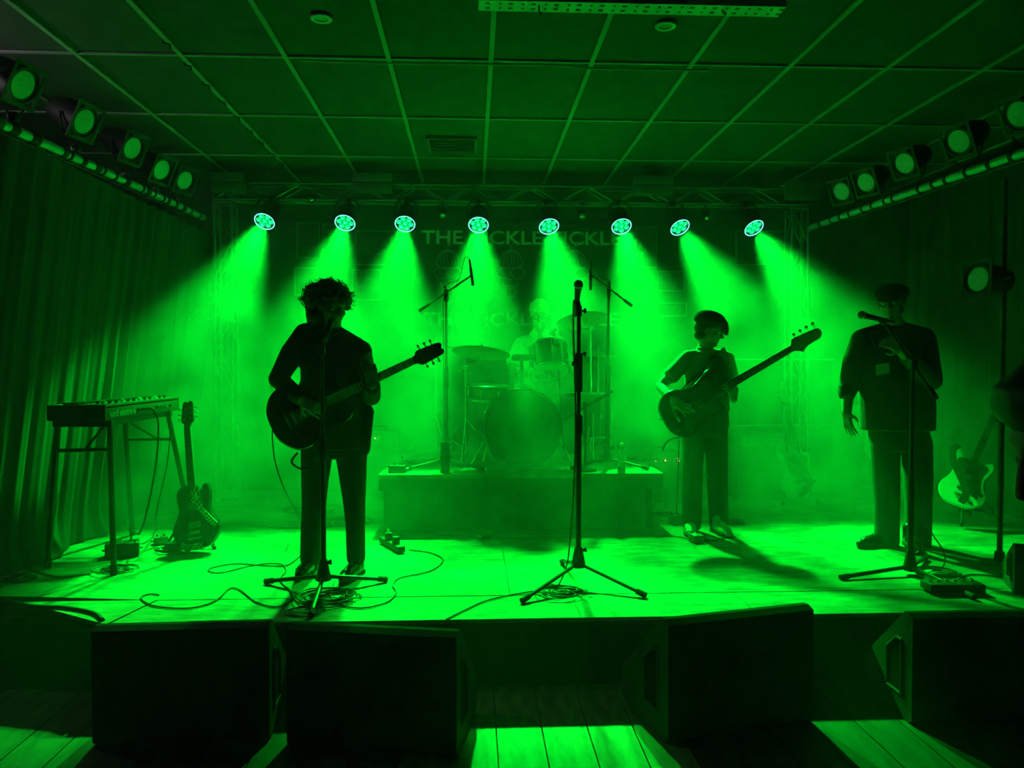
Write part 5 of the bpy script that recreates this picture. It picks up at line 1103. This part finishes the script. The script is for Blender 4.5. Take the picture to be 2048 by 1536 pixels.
ribbon([Mx @ Vector((-.40, .02, -.03)), J(1345, 800, -.16), J(1372, 770, -.155), J(1410, 735, -.15), J(1436, 706, -.08), J(1444, 702, .03), J(1440, 730, .12), J(1400, 790, .14)], (.5, -.3, .6), .06).build('strap', M['black'], gt)
pj = Mx @ Vector((-.36, -.14, -.02)); MB().tube(spline([pj, pj + Vector((-.05, -.01, .0)), pj + Vector((-.1, -.01, -.03)), pj + Vector((-.13, -.01, -.09))], 5), .005, 6).build('plug_lead', M['cable'], gt)

# ---- singer on the right ---------------------------------------------------
SY = 5.38
J = lambda px, py, dy=0.0: P(px, py, SY + dy)
mb = MB(); hc = J(1783, 608, -0.06); Hm = head_into(mb, hc, R(-38), R(2), s=1.03)
mb.cone(hc + Vector((0.01, 0.03, -0.07)), 0.062, J(1792, 660), 0.07)
mb.loft([(J(1795, 870), .19, .14), (J(1793, 800), .2, .15), (J(1788, 740), .2, .14), (J(1786, 690), .19, .12), (J(1788, 662), .11, .08)])
shR, elR, wrR = J(1722, 682), J(1697, 765, .02), J(1693, 826, -.06); shL, elL, wrL = J(1850, 680), J(1864, 760, -.14), J(1800, 700, -.36)
chain(mb, [shR, elR, wrR], [.06, .047, .033]); chain(mb, [shL, elL, wrL], [.06, .047, .033])
hand_into(mb, wrR, J(1699, 868, -.1) - wrR, Vector((-1, -.3, 0)), .35, -1, 1.0, .2); hand_into(mb, wrL, J(1768, 674, -.42) - wrL, Vector((-.2, -.9, .2)), 1.0, -1)
ftR, ftL = floor_z(J(1762, 1088)), floor_z(J(1822, 1104, -.03))
chain(mb, [J(1765, 870), J(1773, 985), J(1770, 1075)], [.075, .05, .04]); chain(mb, [J(1834, 870), J(1836, 990), J(1832, 1088)], [.075, .05, .04])
person3 = skin('person', mb, m_skin, None, 0.0065, 3, loc=floor_z(J(1795, 1098))); tag(person3, 'stout singer in a flat cap and dark shirt holding the microphone on the right', 'person'); face_parts(Hm, person3, True)
sh = MB()
sh.loft([(J(1795, 860), .25, .195), (J(1794, 810), .255, .20), (J(1790, 755), .25, .185), (J(1786, 705), .235, .15), (J(1787, 672), .17, .12), (J(1790, 655), .09, .09)], 28)
chain(sh, [J(1728, 676), J(1788, 664), J(1848, 674)], [.068, .085, .068]); chain(sh, [J(1724, 680), J(1706, 724), J(1698, 768, .02), J(1694, 786)], [.075, .07, .066, .06]); chain(sh, [J(1850, 680), elL, lerp(elL, wrL, .75)], [.075, .068, .055])
for f, rr_ in ((.0, .07), (.03, .066)): sh.ball(J(1695, 782, .01) + Vector((0, 0, f)), (rr_, rr_, .02), 14, 8)
skin('dark_shirt', sh, m_dshirt, person3, 0.009, 4)
cl = MB(); cl.prism([(0, 0), (.05, .05), (.085, .02), (.04, -.06)], J(1738, 672, -.17), (1, 0, 0), (0, .3, 1), (0, 1, 0), .01); cl.prism([(0, 0), (-.05, .05), (-.085, .02), (-.04, -.06)], J(1812, 668, -.17), (1, 0, 0), (0, .3, 1), (0, 1, 0), .01); cl.build('collar', m_dshirt, person3, smooth=False)
MB().prism([(0, 0), (.09, .018), (.092, -.055), (.002, -.07)], J(1752, 730, -.205), (1, 0, 0), (0, 0, 1), (0, 1, 0), .004).build('paper_badge', mat('white_paper', (.7, .7, .7), .7), person3, smooth=False)
tr_ = MB(); tr_.loft([(J(1796, 830), .20, .16), (J(1798, 872), .205, .155), (J(1799, 900), .19, .14)], 26)
chain(tr_, [J(1770, 885), J(1771, 940), J(1774, 1000), J(1774, 1050), J(1773, 1082)], [.100, .093, .085, .082, .084], 18); chain(tr_, [J(1833, 885), J(1836, 950), J(1837, 1010), J(1836, 1090)], [.102, .097, .088, .085], 18)
skin('jeans', tr_, m_jean, person3, 0.009, 4)
shoe(ftR + Vector((.04, .02, 0)), ftR + Vector((-.2, -.08, 0)), m_boot, person3); shoe(ftL + Vector((.0, .04, 0)), ftL + Vector((-.06, -.2, 0)), m_boot, person3)
hr_ = MB(); hr_.M = Hm; hr_.ball((0, -.03, .015), (.083, .088, .08), 16, 12); hr_.ball((0, -.05, -.03), (.07, .045, .05), 14, 10); skin('short_hair', hr_, m_hair, person3, .007, 2)
cp = MB(); cp.M = Hm; cp.ball((0, -.01, .076), (.106, .122, .062), 20, 12, (R(-4), 0, 0)); cp.ball((0, .06, .062), (.09, .085, .042), 18, 10, (R(-18), 0, 0)); cp.ball((0, .125, .028), (.072, .045, .014), 14, 8, (R(-26), 0, 0)); cp.lathe([(.078, -.02), (.09, -.018), (.092, .03), (.078, .03)], (0, -.012, .05), (0, .05, 1), 20)
skin('flat_cap', cp, m_cap, person3, .006, 3)

# ---- drummer ---------------------------------------------------------------
DY = 7.02
J = lambda px, py, dy=0.0: P(px, py, DY + dy)
mb = MB(); hc = J(1079, 632, -.05); Hm = head_into(mb, hc, R(-4), R(10))
mb.cone(hc + Vector((0, .02, -.08)), .055, J(1080, 678), .06)
mb.loft([(J(1080, 800), .15, .11), (J(1080, 740), .15, .1), (J(1080, 695), .16, .1), (J(1080, 678), .1, .07)])
shR, elR, wrR = J(1042, 690), J(1022, 740, -.1), J(1036, 738, -.34); shL, elL, wrL = J(1118, 690), J(1140, 740, -.08), J(1128, 735, -.24)
chain(mb, [shR, elR, wrR], [.05, .04, .027]); chain(mb, [shL, elL, wrL], [.05, .04, .027])
hand_into(mb, wrR, Vector((.2, -1, -.1)), Vector((0, 0, 1)), .9, -1); hand_into(mb, wrL, Vector((-.1, -1, -.1)), Vector((0, 0, 1)), .9, 1)
kR, kL = J(1022, 812, -.38), J(1142, 812, -.34); aR, aL = Vector((kR.x, kR.y - .02, RZ + .1)), Vector((kL.x, kL.y - .02, RZ + .1))
chain(mb, [J(1058, 812), kR, aR], [.08, .06, .045]); chain(mb, [J(1102, 812), kL, aL], [.08, .06, .045])
for a in (aR, aL): mb.cone(a - Vector((0, -.02, .055)), .04, a - Vector((0, .14, .065)), .032)
person4 = skin('person', mb, m_skin, None, 0.008, 3, loc=(J(1080, 800).x, DY, RZ)); tag(person4, 'drummer in a white shirt and dark tie seated behind the drum kit', 'person'); face_parts(Hm, person4, True)
sh = MB(); sh.loft([(J(1080, 806), .175, .135), (J(1080, 745), .175, .13), (J(1080, 705), .18, .12), (J(1080, 686), .13, .09), (J(1080, 674), .075, .07)], 26)
chain(sh, [J(1046, 684), J(1080, 680), J(1114, 684)], [.055, .065, .055]); chain(sh, [J(1042, 688), J(1028, 722, -.05)], [.066, .072]); chain(sh, [J(1118, 688), J(1132, 722, -.04)], [.066, .072])
skin('white_shirt', sh, m_wshirt, person4, .009, 4)
cl = MB(); cl.prism([(0, 0), (.05, .06), (.08, .0), (.055, -.06)], J(1058, 668, -.14), (1, 0, 0), (0, .3, 1), (0, 1, 0), .01); cl.prism([(0, 0), (-.05, .06), (-.08, .0), (-.055, -.06)], J(1102, 668, -.14), (1, 0, 0), (0, .3, 1), (0, 1, 0), .01); cl.build('collar', m_wshirt, person4, smooth=False)
MB().prism([(-.018, 0), (.018, 0), (.013, -.03), (.03, -.26), (0, -.3), (-.03, -.26), (-.013, -.03)], J(1082, 678, -.145), (1, 0, 0), (0, -.08, 1), (0, 1, 0), .01).build('necktie', m_suit, person4, smooth=False)
tr_ = MB(); tr_.loft([(J(1080, 822), .17, .13), (J(1080, 796), .165, .125)], 20); chain(tr_, [J(1058, 812), kR, aR + Vector((0, 0, .02))], [.095, .08, .065], 16); chain(tr_, [J(1102, 812), kL, aL + Vector((0, 0, .02))], [.095, .08, .065], 16); skin('trousers', tr_, m_trs, person4, .01, 4)
hb = MB(); hb.M = Hm; hb.ball((0, -.015, .05), (.088, .1, .105), 18, 12)
rr = random.Random(5)
for k in range(46):
    a = rr.uniform(-.4, math.pi + .4); e = rr.uniform(.1, 1); hb.cone((.07 * math.cos(a), .03 + .05 * math.sin(a) * .8 - .03, .075 + .03 * e), .016, (.085 * math.cos(a), .085 * math.sin(a) - .0, .045 + .03 * e), .01, 8)
skin('tousled_fair_hair', hb, m_fair, person4, .006, 1)
for (w_, tip, lab) in ((wrR, J(1052, 745, -.62), 'left'), (wrL, J(1095, 690, -.5), 'right')):
    d = (tip - w_).normalized(); o = w_ + Vector((0, -.09, -.025)); solo('drumstick', MB().tube([o - d * .08, o + d * .26, o + d * .3, o + d * .31], [.0075, .0065, .0045, .006], 8), mat('maple_neck', (0.35, 0.2, 0.1), 0.45), 'wooden drumstick in the ' + lab + '-hand side fist of the drummer, as pictured', 'drumstick', 'drumsticks')

# ---- audience member at the right edge ------------------------------------
AY = 1.0
J = lambda px, py, dy=0.0: P(px, py, AY + dy)
mb = MB(); hc = J(2200, 868, .0); Hm = head_into(mb, hc, R(-96), R(26), s=1.05)
mb.cone(hc + Vector((.04, 0, -.05)), .058, hc + Vector((.2, 0, -.2)), .07)
b = Vector((hc.x + .30, hc.y, HALL_Z)); mb.loft([(b + Vector((0, 0, .85)), .12, .16), (b + Vector((0, 0, 1.1)), .11, .15), (b + Vector((-.06, 0, hc.z - b.z - .2)), .08, .11)])
for s in (-1, 1):
    chain(mb, [b + Vector((0, s * .09, .88)), b + Vector((0, s * .1, .45)), b + Vector((0, s * .1, .09))], [.08, .06, .045]); mb.cone(b + Vector((.03, s * .1, .05)), .04, b + Vector((-.13, s * .1, .035)), .03)
    sh_ = b + Vector((-.0, s * .17, hc.z - b.z - .26)); el = sh_ + Vector((.03, s * .05, -.28)); wr = el + Vector((-.06, -s * .0, -.24)); chain(mb, [sh_, el, wr], [.055, .045, .03]); hand_into(mb, wr, Vector((-.15, 0, -1)), Vector((0, s, 0)), .4, 1)
person5 = skin('person', mb, m_skin, None, .008, 3, loc=b); tag(person5, 'dark silhouette of an audience member in profile at the right edge of the picture', 'person'); face_parts(Hm, person5)
ct = MB(); ct.loft([(b + Vector((0, 0, .62)), .17, .22), (b + Vector((0, 0, .95)), .155, .21), (b + Vector((0, 0, hc.z - b.z - .3)), .14, .2), (b + Vector((-.05, 0, hc.z - b.z - .19)), .085, .1)], 26)
for s in (-1, 1): sh_ = b + Vector((0, s * .17, hc.z - b.z - .26)); chain(ct, [sh_, sh_ + Vector((.03, s * .05, -.28)), sh_ + Vector((-.03, s * .05, -.5))], [.075, .062, .05])
skin('dark_coat', ct, m_suit, person5, .01, 4)
tr_ = MB(); 
for s in (-1, 1): chain(tr_, [b + Vector((0, s * .09, .85)), b + Vector((0, s * .1, .45)), b + Vector((0, s * .1, .1))], [.1, .08, .065])
skin('trousers', tr_, m_trs, person5, .01, 4)
hr_ = MB(); hr_.M = Hm; hr_.ball((0, -.02, .045), (.09, .104, .092), 18, 12); hr_.ball((0, -.07, -.05), (.09, .07, .13), 16, 12); hr_.ball((0, .05, .07), (.078, .045, .04), 14, 10)
for s in (-1, 1): hr_.ball((s * .075, .01, -.02), (.025, .06, .09), 12, 10)
skin('long_hair', hr_, m_hair, person5, .008, 3)

# ------------------------------------------------------------------ cables, coils and small floor items
def ground(pts, z=0.006): return [Vector((*(G(x, y, z)).xy, z + (e[0] if (e := p[2:]) else 0))) for p in pts for (x, y) in [p[:2]]]
def cable(label, pts, r=0.004, name='cable', group='cables on the stage floor'):
    return solo(name, MB().tube(spline(pts, 8), r, 6), M['cable'], label, 'cable', group)
def coil(px, py, r, turns, label, z=0.0, sq=1.0, seed=0, rr_=0.0035, tails=(), name='coiled_cable'):
    c = G(px, py, z + 0.005); rn = random.Random(seed); pts = []
    for k in range(int(turns * 14)):
        a = 2 * math.pi * k / 14; q = k // 14; rad = r * (0.72 + 0.28 * math.sin(q * 2.4 + seed) + rn.uniform(-.04, .04))
        pts.append(Vector((c.x + rad * math.cos(a) + .03 * math.sin(q * 1.9), c.y + rad * sq * math.sin(a) + .03 * math.cos(q * 1.3), z + 0.006 + 0.0055 * (q % 4) + rn.uniform(0, .003))))
    pts += [Vector(t_) for t_ in tails]
    return solo(name, MB().tube(spline(pts, 2), rr_, 6), M['cable'], label, 'cable', 'coiled cables')
coil(655, 1196, 0.16, 9, 'thick coil of black cable under the guitarist microphone stand', seed=1)
coil(612, 1226, 0.09, 3, 'small coil of cable at the front foot of the guitarist stand', seed=2)
coil(1117, 1186, 0.115, 8, 'coil of black cable under the lone centre microphone stand', seed=3)
coil(228, 1140, 0.11, 6, 'coil of cable at the near leg of the keyboard stand', seed=4)
coil(345, 1100, 0.13, 4, 'loose loops of cable in front of the black guitar', seed=5)
coil(618, 1022, 0.22, 4, 'flat coil of cable on the floor behind the guitarist', seed=6)
coil(700, 1046, 0.2, 5, 'tangled heap of cable left of the drum riser', seed=7)
coil(1880, 1148, 0.13, 7, 'coil of black cable behind the singer stand', seed=8)
coil(1462, 1046, 0.12, 4, 'tangle of cable at the feet of the bassist', seed=9)
coil(1330, 1030, 0.12, 4, 'tangle of cable right of the drum riser', seed=10)
coil(838, 925, 0.17, 5, 'coil of cable on the left of the riser top', RZ, seed=11)
coil(1282, 922, 0.14, 5, 'coil of cable on the right of the riser top', RZ, seed=12)
c0 = G(30, 1160); coil(34, 1160, 0.09, 7, 'coil of cable on the dark floor at the far left', seed=13)
cable('long thin cable looping across the floor from the guitarist to the stage front', ground([(600, 1112), (575, 1130), (540, 1132), (470, 1128), (418, 1138), (440, 1146), (510, 1130), (560, 1128), (572, 1142), (560, 1160), (585, 1190), (560, 1213), (515, 1205), (480, 1180), (458, 1178), (430, 1202), (380, 1216), (310, 1212), (282, 1196), (300, 1188), (318, 1190)]))
cable('cable curving from the power strip to the coil under the guitarist stand', ground([(818, 1100), (862, 1106), (886, 1120), (860, 1142), (800, 1156), (786, 1170), (792, 1186), (770, 1206), (720, 1216), (680, 1208), (662, 1190), (668, 1162)]))
cable('cable trailing from the centre coil over the stage front edge', ground([(1080, 1180), (1020, 1190), (970, 1202), (925, 1222), (893, 1238)]))
t_ = CEN_STAND
cable('cable hanging along the lone centre microphone stand', [mc + Vector((0.0, .17, -.07)), mc + Vector((-.015, .12, -.16)), (t_.x - .02, 4.48, .95), (t_.x - .03, 4.48, .55), (t_.x - .055, 4.47, .22), (t_.x - .08, 4.45, .1), (t_.x - .13, 4.4, .02), *ground([(1105, 1168), (1085, 1180)])], name='microphone_cable')
cable('twin cable running from the guitar area across the back floor to the heap', ground([(432, 1048), (500, 1050), (560, 1056), (640, 1056), (680, 1050)]))
cable('guitar lead hanging from the guitarist guitar to the floor', [P(546, 846, 4.66), P(545, 880, 4.66), P(552, 930, 4.7), P(572, 985, 4.9), *ground([(600, 1040)])], 0.0035, 'guitar_lead')
cable('lead dropping from the keyboard back panel to the floor', [(kx1 + .012, 5.22, kz0 + .04), (kx1 + .09, 5.24, kz0 + .035), (kx1 + .12, 5.24, kz0 - .08), (kx1 + .1, 5.22, .55), (kx1 + .04, 5.15, .2), *ground([(262, 1060), (235, 1085)])], 0.006, 'keyboard_lead')
cable('thin lead dropping from the far end of the keyboard', [(kx1 + .012, 5.6, kz0 + .04), (kx1 + .06, 5.6, kz0 - .01), (kx1 + .05, 5.58, .6), (kx1 + .0, 5.5, .25), *ground([(312, 1060), (290, 1085), (250, 1090)])], 0.0035, 'keyboard_lead')
cable('cable drooping from the singer stand to its coil', [(b2.x + .02, 4.64, 1.1), (b2.x + .08, 4.7, .6), (b2.x + .15, 4.72, .3), (b2.x + .24, 4.68, .12), *ground([(1885, 1135), (1862, 1142)])], name='microphone_cable')
cable('cable lying along the front of the bassist feet', ground([(1310, 1074), (1345, 1072), (1385, 1078), (1430, 1080), (1452, 1072), (1446, 1060)]))
cable('cable bundle along the chamfered left corner of the stage', ground([(0, 1196), (60, 1212), (130, 1216), (185, 1226), (205, 1240)]), 0.012)
cable('thin cable on the dark floor at the far left of the stage', ground([(20, 1128), (70, 1142), (120, 1154), (180, 1148)]), 0.004)
cable('lead from the bass guitar down to the pedals', [P(1358, 880, 5.68), P(1356, 950, 5.72), *ground([(1353, 1040), (1348, 1052)])], 0.0035, 'guitar_lead')
cable('cables by the pedal board at the right', ground([(1905, 1168), (1935, 1150), (1990, 1152), (2020, 1156)]), 0.004)
# power strip with plug
q = ground([(768, 1086), (800, 1104)]); d = (q[1] - q[0]).normalized(); ang = math.atan2(d.y, d.x)
t = thing('power_strip', 'black power strip with a plug on the floor left of the riser', 'power strip', q[0])
MB().rbox((q[0] + q[1]) / 2 + Vector((0, 0, .022)), ((q[1] - q[0]).length + .06, .055, .04), .006, (0, 0, ang)).build('case', M['black'], t)
for k in (0.3, .75): MB().rbox(lerp(q[0], q[1], k) + Vector((0, 0, .065)), (.045, .045, .05), .006, (0, 0, ang)).build('plug', M['black'], t)
MB().cyl(lerp(q[0], q[1], .3) + Vector((0, 0, .09)), lerp(q[0], q[1], .3) + Vector((0, .0, .12)), .008, n=8).build('plug_neck', M['chrome'], t)
# small jack adaptor standing on the floor before the riser
q = ground([(972, 1078)])[0]; t = thing('floor_socket', 'small bright plug lying on the floor in front of the riser', 'plug', q)
MB().cyl(q + Vector((-.03, 0, .012)), q + Vector((.03, -.01, .012)), .013, n=10).build('plug_body', M['black'], t); MB().cyl(q + Vector((-.03, 0, .014)), q + Vector((-.065, .005, .018)), .010, n=10).build('plug_collar', M['chrome'], t)
def pedal(px, py, w_, d_, h, label, m=None, yaw=0.0, z=0.0, knobs=2):
    c = G(px, py, z); c.z = z; t = thing('effects_pedal', label, 'pedal', c, 'pedals and boxes on the stage'); rz = Matrix.Rotation(yaw, 3, 'Z')
    MB().rbox(c + Vector((0, 0, h / 2 + .003)), (w_, d_, h), .005, (0, 0, yaw)).build('case', m or M['black'], t)
    MB().lathe([(.010, 0), (.010, .010), (.006, .012)], c + rz @ Vector((0, -d_ * .25, h)), (0, 0, 1), 12).build('foot_switch', M['chrome'], t)
    for k in range(knobs): MB().lathe([(.008, 0), (.007, .013)], c + rz @ Vector((-w_ * .25 + w_ * .5 * k / max(1, knobs - 1), d_ * .28, h)), (0, 0, 1), 10).build('knob', M['rubber'], t)
    for s in (-1, 1): MB().cyl(c + rz @ Vector((s * w_ * .5, 0, h * .5)), c + rz @ Vector((s * (w_ * .5 + .02), 0, h * .5)), .007, n=8).build('jack', M['chrome'], t)
    return t
m_ped = mat('pedal_enamel', (.25, .25, .25), .4)
pedal(1392, 1084, .075, .12, .055, 'single effects pedal on the floor in front of the bassist', m_ped, .1)
pedal(1352, 1048, .10, .09, .07, 'dark box pedal on the floor left of the bassist shoes', None, .2)
pedal(1318, 1016, .09, .08, .05, 'pale effects box on the floor right of the riser', m_ped, .0)
pedal(245, 1112, .20, .13, .09, 'black stage box on the floor under the keyboard', None, .35)
pedal(322, 1088, .09, .07, .05, 'small chrome-jacked box on the floor left of the black guitar', m_ped, .5)
pedal(350, 1100, .10, .09, .05, 'small dark box on the floor in front of the black guitar', None, -.3)
pedal(795, 944, .13, .1, .05, 'black box on the front left corner of the riser', None, 0, RZ)
pedal(568, 968, .2, .14, .05, 'flat pale-topped box on the floor behind the guitarist', m_ped, 0)
# pedal board of the singer
a = ground([(1905, 1182)])[0]; t = thing('pedal_board', 'long low black pedal board lying behind the singer stand', 'pedal board', a)
MB().rbox(a + Vector((0, 0, .028)), (.30, .12, .045), .006, (0, 0, -.05)).build('case', M['black'], t)
for k in range(6): MB().lathe([(.009, 0), (.008, .012)], a + Vector((-.12 + .048 * k, .02, .05)), (0, 0, 1), 10).build('foot_switch', M['chrome'], t)
# drinking flask and water bottle on the riser
c = G(890, 945, RZ); c = Vector((c.x, c.y, RZ)); t = thing('drinks_flask', 'tall dark drinks flask on the front edge of the riser', 'flask', c)
MB().lathe([(.034, 0), (.037, .006), (.037, .17), (.032, .185)], c, (0, 0, 1), 20).build('body', mat('matt_dark_steel', (.03, .03, .03), .4), t)
MB().lathe([(.032, .185), (.034, .19), (.034, .225), (.03, .232), (.001, .233)], c, (0, 0, 1), 20).build('lid', M['stand'], t)
MB().lathe([(.0372, .05), (.0376, .055), (.0376, .12), (.0372, .125)], c, (0, 0, 1), 20).build('sleeve', M['rubber'], t)
c = G(1243, 944, RZ); c = Vector((c.x, c.y, RZ)); t = thing('water_bottle', 'clear plastic water bottle with label on the right of the riser', 'bottle', c)
MB().lathe([(.028, .001), (.031, .006), (.031, .06), (.029, .07), (.031, .08), (.031, .135), (.026, .16), (.013, .185), (.013, .20)], c, (0, 0, 1), 20).build('body', mat('clear_plastic', (.8, .9, .85), .1, trans=0.9), t)
MB().lathe([(.015, .198), (.015, .222), (.001, .223)], c, (0, 0, 1), 16).build('cap', M['white'], t)
MB().lathe([(.0315, .085), (.0318, .086), (.0318, .13), (.0315, .131)], c, (0, 0, 1), 20).build('label_band', mat('label_paper', (.6, .65, .6), .6), t)
